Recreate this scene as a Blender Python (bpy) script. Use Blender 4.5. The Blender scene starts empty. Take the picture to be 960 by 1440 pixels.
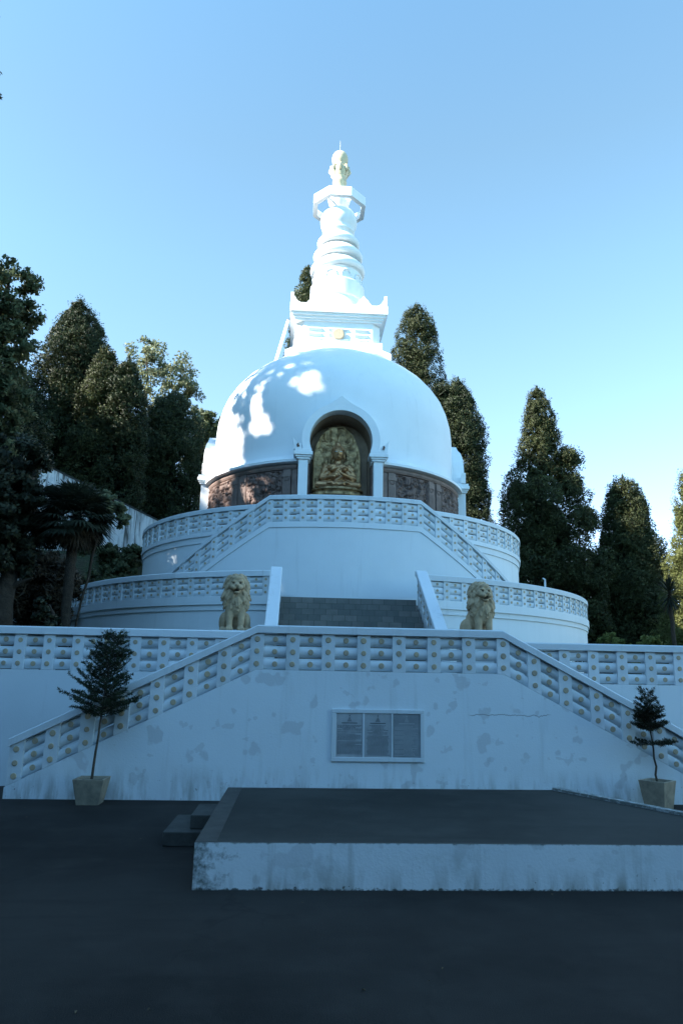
import bpy, bmesh, math, random
import numpy as np
from mathutils import Vector, Matrix
PI = math.pi
SC = bpy.context.scene
COL = SC.collection
rad = math.radians

# ------------------------------------------------------------------ object helpers
ORIGIN = {}          # object name -> world origin of its thing

def props(o, label=None, cat=None, group=None, kind=None):
    if label: o['label'] = label
    if cat: o['category'] = cat
    if group: o['group'] = group
    if kind: o['kind'] = kind
    return o

def thing(name, loc, label, cat, group=None):
    o = bpy.data.objects.new(name, None); COL.objects.link(o)
    o.location = loc; o.empty_display_size = .2
    ORIGIN[o.name] = Vector(loc)
    return props(o, label, cat, group)

class MB:
    """collects verts and faces; build() links them as ONE mesh object"""
    def __init__(s): s.v = []; s.f = []; s.m = []; s.sm = []
    def add(s, vs, fs, m=0, smooth=False):
        b = len(s.v); s.v += [tuple(p) for p in vs]
        for f in fs: s.f.append([b+i for i in f]); s.m.append(m); s.sm.append(smooth)
        return s
    def box(s, x0, x1, y0, y1, z0, z1, m=0):
        vs = [(x, y, z) for z in (z0, z1) for y in (y0, y1) for x in (x0, x1)]
        return s.add(vs, [(0,2,3,1),(4,5,7,6),(0,1,5,4),(2,6,7,3),(0,4,6,2),(1,3,7,5)], m)
    def loft(s, rings, m=0, cap=True, smooth=False, closed=True):
        n = len(rings[0]); vs = [p for r in rings for p in r]; fs = []
        for i in range(len(rings)-1):
            for j in range(n if closed else n-1):
                k = (j+1) % n
                fs.append((i*n+j, i*n+k, (i+1)*n+k, (i+1)*n+j))
        s.add(vs, fs, m, smooth)
        if cap:
            s.add(rings[0], [tuple(range(n))[::-1]], m); s.add(rings[-1], [tuple(range(n))], m)
        return s
    def lathe(s, prof, seg=96, m=0, a0=0, a1=2*PI, smooth=True, c=(0, 0)):
        full = abs(a1-a0-2*PI) < 1e-6; n = seg if full else seg+1
        vs = []
        for r, z in prof:
            for j in range(n):
                a = a0+(a1-a0)*j/seg
                vs.append((c[0]+r*math.sin(a), c[1]-r*math.cos(a), z))
        fs = []
        for i in range(len(prof)-1):
            for j in range(seg):
                k = (j+1) % n
                fs.append((i*n+j, i*n+k, (i+1)*n+k, (i+1)*n+j))
        return s.add(vs, fs, m, smooth)
    def prism(s, pts, y0, y1, m=0):        # polygon in x,z extruded along y
        n = len(pts)
        vs = [(x, y0, z) for x, z in pts]+[(x, y1, z) for x, z in pts]
        fs = [tuple(range(n)), tuple(range(n, 2*n))[::-1]]+[(i, i+n, (i+1) % n+n, (i+1) % n) for i in range(n)]
        return s.add(vs, fs, m)
    def tube(s, pts, rs, seg=8, m=0, smooth=True):
        rings = []
        for i, p in enumerate(pts):
            p = Vector(p)
            d = (Vector(pts[min(i+1, len(pts)-1)])-Vector(pts[max(i-1, 0)])).normalized()
            u = d.orthogonal().normalized() if abs(d.z) > .9 else d.cross(Vector((0, 0, 1))).normalized()
            w = d.cross(u); r = rs[i] if isinstance(rs, (list, tuple)) else rs
            rings.append([p+(u*math.cos(2*PI*j/seg)+w*math.sin(2*PI*j/seg))*r for j in range(seg)])
        return s.loft(rings, m, True, smooth)
    def build(s, name, mats, parent=None, loc=None, bevel=0, seg=2, weld=False):
        me = bpy.data.meshes.new(name)
        o = bpy.data.objects.new(name, me); COL.objects.link(o)
        org = Vector((0, 0, 0))
        if parent is not None:
            o.parent = parent; org = ORIGIN[parent.name]
        elif loc is not None:
            org = Vector(loc); o.location = loc
        ORIGIN[o.name] = org
        me.from_pydata([(p[0]-org.x, p[1]-org.y, p[2]-org.z) for p in s.v], [], s.f)
        for mt in (mats if isinstance(mats, (list, tuple)) else [mats]): me.materials.append(mt)
        me.polygons.foreach_set('material_index', s.m)
        me.polygons.foreach_set('use_smooth', s.sm)
        bm = bmesh.new(); bm.from_mesh(me)
        if weld: bmesh.ops.remove_doubles(bm, verts=bm.verts, dist=1e-4)
        bmesh.ops.recalc_face_normals(bm, faces=bm.faces)
        bm.to_mesh(me); bm.free(); me.update()
        if bevel:
            b = o.modifiers.new('bevel', 'BEVEL'); b.width = bevel; b.segments = seg; b.limit_method = 'ANGLE'; b.angle_limit = rad(40)
            b.harden_normals = False
        return o

def copy_tree(o, parent=None):
    c = o.copy(); COL.objects.link(c); ORIGIN[c.name] = ORIGIN.get(o.name, Vector())
    if parent is not None: c.parent = parent
    for ch in list(o.children): copy_tree(ch, c)
    return c

def arr_mesh(name, V, F, mats, parent=None, attr=None, smooth=False, loc=None, puff=None):
    """numpy quads -> mesh object; attr = per-face float 'tint'"""
    org = ORIGIN[parent.name] if parent is not None else Vector(loc or (0, 0, 0))
    V = np.asarray(V, np.float32)-np.array(org, np.float32); F = np.asarray(F, np.int32)
    me = bpy.data.meshes.new(name); k = F.shape[1]
    me.vertices.add(len(V)); me.vertices.foreach_set('co', V.ravel())
    me.loops.add(F.size); me.loops.foreach_set('vertex_index', F.ravel())
    me.polygons.add(len(F)); me.polygons.foreach_set('loop_start', np.arange(0, F.size, k, dtype=np.int32))
    if attr is not None:
        a = me.attributes.new('tint', 'FLOAT', 'FACE'); a.data.foreach_set('value', np.asarray(attr, np.float32))
    if puff is not None:
        a = me.attributes.new('puff', 'FLOAT_VECTOR', 'FACE'); a.data.foreach_set('vector', np.asarray(puff, np.float32).ravel())
    me.update(calc_edges=True)
    me.polygons.foreach_set('use_smooth', np.full(len(F), smooth))
    for mt in (mats if isinstance(mats, (list, tuple)) else [mats]): me.materials.append(mt)
    o = bpy.data.objects.new(name, me); COL.objects.link(o)
    if parent is not None: o.parent = parent
    else: o.location = org
    ORIGIN[o.name] = org
    return o

def frozen(o):
    """apply an object's modifiers (no operators)"""
    dg = bpy.context.evaluated_depsgraph_get(); dg.update()
    me = bpy.data.meshes.new_from_object(o.evaluated_get(dg))
    old = o.data; o.modifiers.clear(); o.data = me
    if old.users == 0: bpy.data.meshes.remove(old)
    return o

# value noise ------------------------------------------------------------------
def vnoise(x, y, seed=0):
    xi = np.floor(x).astype(np.int64); yi = np.floor(y).astype(np.int64)
    fx = x-xi; fy = y-yi; fx = fx*fx*(3-2*fx); fy = fy*fy*(3-2*fy)
    def h(a, b):
        n = (a*374761393+b*668265263+seed*974711) & 0x7fffffff
        n = ((n ^ (n >> 13))*1274126177) & 0x7fffffff
        return ((n ^ (n >> 16)) & 0xffff)/65535.0
    return (h(xi, yi)*(1-fx)+h(xi+1, yi)*fx)*(1-fy)+(h(xi, yi+1)*(1-fx)+h(xi+1, yi+1)*fx)*fy

# ------------------------------------------------------------------ materials
def new_mat(name):
    m = bpy.data.materials.new(name); m.use_nodes = True
    nt = m.node_tree; b = nt.nodes['Principled BSDF']
    return m, nt, b

class N:
    def __init__(s, nt): s.nt = nt
    def n(s, t, ins=None, **kw):
        x = s.nt.nodes.new(t)
        for k, v in kw.items(): setattr(x, k, v)
        for k, v in (ins or {}).items():
            if hasattr(v, 'is_output'): s.nt.links.new(v, x.inputs[k])
            else: x.inputs[k].default_value = v
        return x
    def noise(s, vec, scale, detail=4, rough=.55): return s.n('ShaderNodeTexNoise', {'Vector': vec, 'Scale': scale, 'Detail': detail, 'Roughness': rough}).outputs['Fac']
    def ramp(s, fac, a, b, va=0., vb=1.):
        return s.n('ShaderNodeMapRange', {'Value': fac, 'From Min': a, 'From Max': b, 'To Min': va, 'To Max': vb}).outputs['Result']
    def mix(s, fac, a, b):
        x = s.n('ShaderNodeMix', data_type='RGBA')
        for k, v in (('Factor', fac),):
            if hasattr(v, 'is_output'): s.nt.links.new(v, x.inputs[0])
            else: x.inputs[0].default_value = v
        for i, v in ((6, a), (7, b)):
            if hasattr(v, 'is_output'): s.nt.links.new(v, x.inputs[i])
            else: x.inputs[i].default_value = (*v, 1) if len(v) == 3 else v
        return x.outputs[2]
    def math(s, op, a, b=0.):
        x = s.n('ShaderNodeMath', operation=op)
        for i, v in ((0, a), (1, b)):
            if hasattr(v, 'is_output'): s.nt.links.new(v, x.inputs[i])
            else: x.inputs[i].default_value = v
        return x.outputs[0]
    def pos(s): return s.n('ShaderNodeNewGeometry').outputs['Position']
    def scaled(s, vec, sc): return s.n('ShaderNodeMapping', {'Vector': vec, 'Scale': sc}).outputs[0]
    def bump(s, h, strength, dist, b):
        x = s.n('ShaderNodeBump', {'Height': h, 'Strength': strength, 'Distance': dist})
        s.nt.links.new(x.outputs[0], b.inputs['Normal'])

def white_paint(name, base=(.74, .80, .83), blotch=0., streak=.5, foot=None, specks=0., rough=.62, grime=(.36, .38, .37), patch=(.5, .52, .54), top=None, crack=None, vary=0.):
    m, nt, b = new_mat(name); g = N(nt); p = g.pos()
    n1 = g.noise(p, .9, 6, .6); n2 = g.noise(p, 7, 5)
    c = g.mix(g.ramp(n1, .42, .72, 0, .30), base, (base[0]*.82, base[1]*.84, base[2]*.85))
    rnd = g.n('ShaderNodeObjectInfo').outputs['Random']
    c = g.mix(g.ramp(rnd, 0, 1, 0, vary), c, (base[0]*.72, base[1]*.75, base[2]*.76))
    st = g.noise(g.scaled(p, (5, 5, .35)), 1, 5, .6)
    c = g.mix(g.ramp(st, *((.48, .66) if streak > .9 else (.58, .80)), 0, streak), c, grime)
    if blotch:      # repaired patches with an edge of their own
        bl = g.noise(g.scaled(p, (2.6, 2.6, 2.3)), 1, 2.6, .5)
        c = g.mix(g.ramp(bl, .60, .63, 0, blotch), c, patch)
        bl2 = g.noise(g.scaled(p, (3.1, 3.1, 3.6)), 1.3, 3, .5)
        c = g.mix(g.ramp(bl2, .66, .68, 0, blotch*.8), c, patch)
        bl3 = g.noise(p, .8, 3, .5)
        c = g.mix(g.ramp(bl3, .5, .7, 0, blotch*.5), c, (.62, .64, .66))
    if specks:
        sp = g.noise(p, 16, 3, .6)
        z = g.n('ShaderNodeSeparateXYZ', {'Vector': p}).outputs['Z']
        zone = g.ramp(z, foot[0], foot[1], 1, 0) if foot else 1.
        c = g.mix(g.math('MULTIPLY', g.ramp(sp, .69, .71, 0, specks), zone), c, (.05, .055, .055))
        w = g.noise(g.scaled(p, (6, 6, 1.2)), 1, 5, .65)
        c = g.mix(g.math('MULTIPLY', g.ramp(w, .45, .7, 0, .75), zone), c, (.22, .22, .18))
    xyz = g.n('ShaderNodeSeparateXYZ', {'Vector': p}).outputs
    if top:         # moss and dirt eating into the upper edge
        e = g.ramp(xyz['Z'], top[0], top[1], 0, 1)
        v = g.math('ADD', e, g.math('MULTIPLY', g.noise(p, 13, 8, .75), 1.0))
        c = g.mix(g.ramp(v, 1.30, 1.50, 0, .85), c, (.06, .075, .06))
        cor = g.math('ADD', g.ramp(xyz['X'], -2.36, -1.55, .42, 0), g.noise(p, 9, 8, .72))      # grimy corner
        c = g.mix(g.ramp(cor, .78, .98, 0, .85), c, (.07, .09, .08))
        alg = g.noise(p, 2.3, 6, .65); c = g.mix(g.ramp(alg, .54, .75, 0, .45), c, (.34, .40, .38))
        ft = g.math('ADD', g.ramp(xyz['Z'], .0, .07, .5, 0), g.noise(p, 17, 7, .75)); c = g.mix(g.ramp(ft, .88, 1.0, 0, .9), c, (.04, .045, .04))
    if crack:
        zz = g.math('ADD', xyz['Z'], g.math('MULTIPLY', g.noise(g.scaled(p, (4, 4, .01)), 1, 6, .7), -.18))
        l = g.ramp(g.math('ABSOLUTE', g.math('SUBTRACT', zz, crack[2])), .003, .009, .75, 0)
        l = g.math('MULTIPLY', l, g.math('MULTIPLY', g.ramp(xyz['X'], crack[0], crack[0]+.1), g.ramp(xyz['X'], crack[1]-.1, crack[1], 1, 0)))
        c = g.mix(l, c, (.12, .13, .14))
    nt.links.new(c, b.inputs['Base Color']); b.inputs['Roughness'].default_value = rough
    b.inputs['Specular IOR Level'].default_value = .3
    h = g.math('ADD', g.math('MULTIPLY', n2, .5), g.noise(p, 40, 2))
    g.bump(h, .25, .01, b)
    return m

def simple(name, col, rough=.7, var=.25, scale=6, metal=0., bumpv=.3, bscale=20, bdist=.01, col2=None, spec=.3, wear=False):
    m, nt, b = new_mat(name); g = N(nt); p = g.n('ShaderNodeTexCoord').outputs['Object']
    if wear: p = g.n('ShaderNodeVectorMath', {0: p, 1: g.n('ShaderNodeObjectInfo').outputs['Location']}, operation='ADD').outputs[0]
    n1 = g.noise(p, scale, 6, .6)
    d = col2 or tuple(c*(1-var) for c in col)
    c = g.mix(g.ramp(n1, .35, .68), col, d)
    nt.links.new(c, b.inputs['Base Color']); b.inputs['Roughness'].default_value = rough
    b.inputs['Metallic'].default_value = metal; b.inputs['Specular IOR Level'].default_value = spec
    if bumpv: g.bump(g.noise(p, bscale, 5, .6), bumpv, bdist, b)
    return m

def leaf_mat(name, c1, c2, trans=.25, rough=.6, c3=None, puff=True):
    m, nt, b = new_mat(name); g = N(nt)
    t = g.n('ShaderNodeAttribute', attribute_name='tint').outputs['Fac']
    c = g.mix(t, c1, c2)
    if c3: c = g.mix(g.ramp(t, .9, .97), c, c3)
    nt.links.new(c, b.inputs['Base Color']); b.inputs['Roughness'].default_value = rough
    b.inputs['Specular IOR Level'].default_value = .2
    tr = g.n('ShaderNodeBsdfTranslucent', {'Color': c})
    if puff:        # each spray shades as part of its rounded clump
        pn = g.n('ShaderNodeAttribute', attribute_name='puff').outputs['Vector']
        gn = g.n('ShaderNodeNewGeometry').outputs['Normal']
        q = g.n('ShaderNodeVectorMath', {0: g.n('ShaderNodeVectorMath', {0: pn, 1: (1.6, 1.6, 1.6)}, operation='MULTIPLY').outputs[0], 1: gn}, operation='ADD').outputs[0]
        q = g.n('ShaderNodeVectorMath', {0: q}, operation='NORMALIZE').outputs[0]
        nt.links.new(q, b.inputs['Normal'])
    mx = g.n('ShaderNodeMixShader', {0: trans})
    nt.links.new(b.outputs[0], mx.inputs[1]); nt.links.new(tr.outputs[0], mx.inputs[2])
    nt.links.new(mx.outputs[0], nt.nodes['Material Output'].inputs['Surface'])
    return m

M = {}
M['white'] = white_paint('white_wall_paint', streak=.25)
M['white_rail'] = white_paint('white_balustrade_paint', base=(.74, .79, .82), streak=.5, vary=.6)
M['white_front'] = white_paint('patched_wall_paint', base=(.74, .81, .85), blotch=.5, streak=.3, foot=(.05, .55), specks=.85, crack=(1.45, 2.9, 1.30))
M['white_plat'] = white_paint('weathered_platform_paint', base=(.75, .80, .83), blotch=.4, streak=.75, foot=(.02, .22), specks=.95, top=(.33, .42))
M['white_dome'] = white_paint('dome_paint', base=(.77, .81, .83), streak=.22, rough=.5)
M['white_stained'] = white_paint('stained_hill_wall_paint', base=(.74, .75, .74), blotch=.45, streak=1., grime=(.09, .09, .08))
M['gold_dot'] = simple('ochre_gold_paint', (.56, .44, .28), .6, .3, 9, col2=(.36, .31, .24), wear=True)
M['gold'] = simple('gilded_plaster', (.64, .56, .38), .5, .25, 5, .1)
M['statue'] = simple('aged_gold_leaf', (.48, .28, .14), .38, .45, 4, .7, .4, 30, .01)
M['mandorla'] = simple('relief_gold_leaf', (.42, .275, .135), .42, .6, 5, .6, .6, 30, .015, col2=(.09, .055, .025))
M['frieze'] = simple('carved_terracotta', (.19, .125, .105), .6, .6, 6, 0, .5, 30, .01)
M['frieze_post'] = simple('carved_terracotta_pillar', (.25, .18, .155), .65, .35, 3, 0, .5, 30, .01)
M['niche'] = simple('ochre_niche_paint', (.44, .32, .23), .7, .3, 2)
M['lion'] = simple('lion_sandstone_paint', (.50, .375, .235), .75, .3, 5, 0, .6, 26, .015)
M['lion_dark'] = simple('lion_dark_paint', (.05, .035, .02), .6, .2, 9)
M['pot'] = simple('cast_concrete_pot', (.36, .31, .23), .8, .4, 7, 0, .5, 40, .006, col2=(.20, .18, .14))
M['soil'] = simple('dark_soil', (.03, .022, .015), .95, .4, 12, 0, .8, 20, .02)
M['slate'] = None
M['plaque'] = simple('grey_granite_plaque', (.42, .45, .47), .35, .2, 8, 0, .1, 60, .001)
M['plaque_dark'] = simple('dark_granite_plaque', (.29, .32, .34), .35, .25, 4, 0, .1, 60, .001)
M['ink'] = simple('engraved_black_lettering', (.12, .14, .155), .6, .1, 9, 0, 0)
M['ink_pale'] = simple('worn_pale_lettering', (.40, .43, .45), .6, .1, 9, 0, 0)
M['bark'] = simple('rough_bark', (.06, .045, .032), .9, .5, 6, 0, 1., 9, .05)
M['bark_pale'] = simple('sapling_bark', (.10, .08, .06), .9, .4, 12, 0, .8, 20, .02)
M['palm_bark'] = simple('palm_fibre', (.055, .042, .03), .95, .5, 8, 0, 1., 22, .04)
M['concrete'] = simple('worn_concrete', (.062, .062, .056), .85, .4, 5, 0, .6, 30, .01)
M['metal'] = simple('dull_metal', (.25, .26, .27), .45, .2, 5, .8)
M['conifer'] = leaf_mat('cedar_needles', (.016, .026, .013), (.052, .066, .026), .15)
M['conifer_olive'] = leaf_mat('cedar_needles_olive', (.022, .032, .014), (.074, .084, .030), .18)
M['conifer_lit'] = leaf_mat('sunlit_conifer_sprays', (.075, .095, .030), (.165, .175, .055), .3)  # greens raised for a sunlit tree: sunlight put into the colour
M['broad'] = leaf_mat('oak_leaves', (.060, .080, .038), (.15, .17, .085), .32)
M['decid'] = leaf_mat('silvery_leaves', (.12, .14, .07), (.27, .29, .17), .38)
M['bushleaf'] = leaf_mat('dark_glossy_leaves', (.022, .028, .016), (.055, .060, .032), .15, .5, (.10, .10, .06))
M['brightleaf'] = leaf_mat('bright_garden_leaves', (.10, .13, .035), (.24, .26, .08), .35)
M['sapling'] = leaf_mat('sapling_needles', (.030, .050, .028), (.075, .105, .055), .2)
M['sapling_brown'] = leaf_mat('sapling_needles_brown', (.030, .034, .018), (.070, .074, .040), .2)
M['palm'] = leaf_mat('palm_fronds', (.020, .026, .017), (.055, .065, .042), .2, .5, puff=False)
M['deadpalm'] = leaf_mat('dry_palm_fronds', (.035, .026, .016), (.075, .055, .035), .15, puff=False)

def asphalt(name, c1, c2, rough=.9):
    m, nt, b = new_mat(name); g = N(nt); p = g.pos()
    n1 = g.noise(p, .35, 6, .6); n2 = g.noise(p, 90, 3, .7); n3 = g.noise(p, 2.2, 5, .6)
    c = g.mix(g.ramp(n1, .38, .62), tuple(x*.82 for x in c1), tuple(x*1.12 for x in c2))
    c = g.mix(g.ramp(n3, .5, .8, 0, .5), c, tuple(x*1.45 for x in c2))
    c = g.mix(g.ramp(n2, .62, .72, 0, .45), c, tuple(x*2.0 for x in c2))
    st = g.noise(g.scaled(p, (.5, 3.0, 1)), 1, 5, .6)
    c = g.mix(g.ramp(st, .55, .75, 0, .4), c, tuple(x*.6 for x in c1))
    vo = g.n('ShaderNodeTexVoronoi', {'Vector': g.n('ShaderNodeVectorMath', {0: p, 1: g.n('ShaderNodeVectorMath', {0: g.n('ShaderNodeTexNoise', {'Vector': p, 'Scale': 1.7, 'Detail': 5}).outputs['Color'], 1: (.9, .9, .9)}, operation='MULTIPLY').outputs[0]}, operation='ADD').outputs[0], 'Scale': .38}, feature='DISTANCE_TO_EDGE').outputs['Distance']
    ck = g.math('MULTIPLY', g.ramp(vo, .003, .010, .22, 0), g.ramp(g.noise(p, .6, 3), .48, .6))
    c = g.mix(ck, c, tuple(x*.35 for x in c1))
    nt.links.new(c, b.inputs['Base Color']); b.inputs['Roughness'].default_value = rough
    b.inputs['Specular IOR Level'].default_value = .15
    g.bump(n2, .5, .008, b)
    return m
M['asphalt'] = asphalt('courtyard_asphalt', (.021, .019, .017), (.031, .028, .025))
M['asphalt_top'] = asphalt('platform_asphalt', (.030, .032, .029), (.043, .044, .040))

def slate_mat():
    m, nt, b = new_mat('slate_step_tiles'); g = N(nt); p = g.pos()
    br = g.n('ShaderNodeTexBrick', {'Vector': g.n('ShaderNodeMapping', {'Vector': p, 'Rotation': (rad(90), 0, 0)}).outputs[0],
             'Color1': (.13, .14, .13, 1), 'Color2': (.21, .20, .18, 1), 'Mortar': (.06, .06, .055, 1), 'Scale': 1.0,
             'Mortar Size': .006, 'Brick Width': .33, 'Row Height': .18})
    c = g.mix(g.ramp(g.noise(p, 3, 5), .3, .75, 0, .6), br.outputs[0], (.08, .085, .08))
    nt.links.new(c, b.inputs['Base Color']); b.inputs['Roughness'].default_value = .7
    g.bump(g.noise(p, 25, 5), .4, .01, b)
    return m
M['slate'] = slate_mat()

def terrain_mat():
    m, nt, b = new_mat('hill_soil_and_moss'); g = N(nt); p = g.pos()
    c = g.mix(g.ramp(g.noise(p, 1.2, 6), .4, .6), (.045, .036, .022), (.035, .05, .02))
    nt.links.new(c, b.inputs['Base Color']); b.inputs['Roughness'].default_value = .95
    g.bump(g.noise(p, 6, 6), .8, .1, b)
    return m
M['terrain'] = terrain_mat()

# ------------------------------------------------------------------ camera
CAM = Vector((-1.469, -30.758, 1.92))
hd, th_, ro = .060627, .230543, .018593
Fv = Vector((math.sin(hd)*math.cos(th_), math.cos(hd)*math.cos(th_), math.sin(th_)))
Rv = Vector((math.cos(hd), -math.sin(hd), 0)); Uv = Rv.cross(Fv)
cX = Rv*math.cos(ro)+Uv*math.sin(ro); cY = -Rv*math.sin(ro)+Uv*math.cos(ro)
cam = bpy.data.cameras.new('camera'); co = bpy.data.objects.new('camera', cam); COL.objects.link(co)
co.matrix_world = Matrix(((cX.x, cY.x, -Fv.x, CAM.x), (cX.y, cY.y, -Fv.y, CAM.y), (cX.z, cY.z, -Fv.z, CAM.z), (0, 0, 0, 1)))
cam.sensor_fit = 'VERTICAL'; cam.sensor_height = 36; cam.lens = 36*1004.9/1440
cam.clip_start = .1; cam.clip_end = 3000
SC.camera = co

# ------------------------------------------------------------------ light
SUN_AZ, SUN_EL = rad(180+70), rad(35)          # clockwise from +Y
sd = Vector((math.sin(SUN_AZ)*math.cos(SUN_EL), math.cos(SUN_AZ)*math.cos(SUN_EL), math.sin(SUN_EL)))
w = bpy.data.worlds.new('World'); SC.world = w; w.use_nodes = True
nt = w.node_tree; g = N(nt); bg = nt.nodes.get('Background') or nt.nodes.new('ShaderNodeBackground')
sky = g.n('ShaderNodeTexSky', sky_type='NISHITA'); sky.sun_disc = False
sky.sun_elevation = SUN_EL; sky.sun_rotation = SUN_AZ; sky.altitude = 2000; sky.air_density = 1.0; sky.dust_density = .4; sky.ozone_density = 2.0
tint = g.n('ShaderNodeMix', data_type='RGBA', blend_type='MULTIPLY'); tint.inputs[0].default_value = 1
nt.links.new(sky.outputs[0], tint.inputs[6]); dirs = g.n('ShaderNodeSeparateXYZ', {'Vector': g.n('ShaderNodeTexCoord').outputs['Generated']}).outputs
deep = g.math('MAXIMUM', g.ramp(dirs['Z'], .64, .92), g.ramp(dirs['Y'], .05, -.45))     # sky overhead and behind the camera tinted to colour the shade
nt.links.new(g.mix(deep, g.mix(g.ramp(dirs['Z'], .12, .52), (.89, .81, .77), (.94, 1.04, .83)), (.88, 1.20, 1.10)), tint.inputs[7])
nt.links.new(tint.outputs[2], bg.inputs['Color']); bg.inputs['Strength'].default_value = .14
out = nt.nodes.get('World Output') or nt.nodes.new('ShaderNodeOutputWorld'); nt.links.new(bg.outputs[0], out.inputs[0])
sl = bpy.data.lights.new('sun', 'SUN'); sl.energy = 5; sl.angle = rad(.5); sl.color = (1, .95, .87)
so = bpy.data.objects.new('sun', sl); COL.objects.link(so); so.rotation_euler = (-sd).to_track_quat('-Z', 'Y').to_euler()
so.location = sd*100
vs_ = SC.view_settings; vs_.view_transform = 'Standard'; vs_.look = 'None'; vs_.gamma = 1; vs_.exposure = 1.9
SC.cycles.max_bounces = 6; SC.cycles.transparent_max_bounces = 4; SC.cycles.use_adaptive_sampling = True
SC.cycles.use_denoising = True

# ------------------------------------------------------------------ ground
def sstep(t): t = np.clip(t, 0, 1); return t*t*(3-2*t)
def hill_z(x, y):
    r = np.hypot(x, y)
    z = 1.97+6.2*sstep((y+2)/8.5)*sstep((-x-7.2)/2.6)*sstep((r-10.7)/1.6)
    z = z+np.clip((-x-15)*.33, 0, 9)*sstep((y+14)/8)
    z = z+np.clip((y-24)*.12, 0, 6)
    return z+.12*(vnoise(x*.5, y*.5, 3)-.5)*sstep((r-11)/3)
def hz(x, y): return float(hill_z(np.array([float(x)]), np.array([float(y)]))[0])

b = MB(); b.add([(-600, -600, 0), (600, -600, 0), (600, 600, 0), (-600, 600, 0)], [(0, 1, 2, 3)])
props(b.build('ground', M['asphalt']), kind='structure', label='dark worn asphalt of the lower courtyard')
xs = np.concatenate([np.linspace(-120, -30, 24), np.linspace(-29, 29, 90), np.linspace(30, 120, 20)])
ys = np.concatenate([np.linspace(-16.35, 30, 80), np.linspace(32, 150, 30)])
X, Y = np.meshgrid(xs, ys); Zg = hill_z(X, Y)
nx_ = len(xs); idx = np.arange(X.size).reshape(X.shape)
Fq = np.stack([idx[:-1, :-1], idx[:-1, 1:], idx[1:, 1:], idx[1:, :-1]], -1).reshape(-1, 4)
props(arr_mesh('hillside', np.stack([X, Y, Zg], -1).reshape(-1, 3), Fq, M['terrain'], smooth=True), kind='structure')

lr = np.random.RandomState(8); k = 110
lx = lr.uniform(-9, 9, k); ly = lr.uniform(-29, -18.8, k); ok = ~((lx > -3) & (lx < 4.3) & (ly > -23.6) & (ly < -19.8)); lx, ly = lx[ok], ly[ok]; k = len(lx)
la = lr.rand(k)*2*PI; ls = lr.uniform(.008, .022, k)
dx, dy = np.cos(la)*ls, np.sin(la)*ls
V = np.stack([np.stack([lx-dx, ly-dy, np.full(k, .008)], -1), np.stack([lx+dy*.45, ly-dx*.45, np.full(k, .014)], -1), np.stack([lx+dx, ly+dy, np.full(k, .006)], -1), np.stack([lx-dy*.45, ly+dx*.45, np.full(k, .018)], -1)], 1).reshape(-1, 3)
props(arr_mesh('fallen_leaves', V, np.arange(k*4).reshape(-1, 4), simple('dry_leaf', (.16, .12, .07), .8, .5, 3, 0, 0)), label='few tiny dry leaves scattered over the dark courtyard asphalt', kind='stuff')

# ------------------------------------------------------------------ balustrades
def P_x(y0): return lambda s, d, z: (s, y0-d, z)
def P_y(x0, sg): return lambda s, d, z: (x0+sg*d, s, z)
def P_r(R):
    def f(s, d, z):
        a = rad(s); r = R+d
        return (r*math.sin(a), -r*math.cos(a), z)
    return f

def sweep(mb, P, ss, prof, h, m=0, smooth=False):
    mb.loft([[P(s, d, z+h(s)) for d, z in prof] for s in ss], m, True, smooth)

stud_mesh = {}; JIT = random.Random(12)
def stud_obj(parent, loc, r, tilt):
    """small ochre disc facing the courtyard (-y)"""
    key = (round(r, 4),)
    if key not in stud_mesh:
        mb = MB(); n = 14
        ring = lambda rr, y: [(rr*math.cos(2*PI*i/n), y, rr*math.sin(2*PI*i/n)) for i in range(n)]
        mb.loft([ring(r, .012), ring(r, -.007), ring(r*.85, -.013)])
        o = mb.build('stud', M['gold_dot'], parent); stud_mesh[key] = o.data
        me = o.data   # built about the parent's origin: shift to its own centre
        org = ORIGIN[parent.name]
        for v in me.vertices: v.co += org
    else:
        o = bpy.data.objects.new('stud', stud_mesh[key]); COL.objects.link(o); o.parent = parent
    jr = JIT; o.location = Vector(loc)-ORIGIN[parent.name]+Vector((jr.uniform(-.005, .005), 0, jr.uniform(-.005, .005))); q = jr.uniform(.92, 1.05); o.scale = (q, 1, q)
    return o

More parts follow.
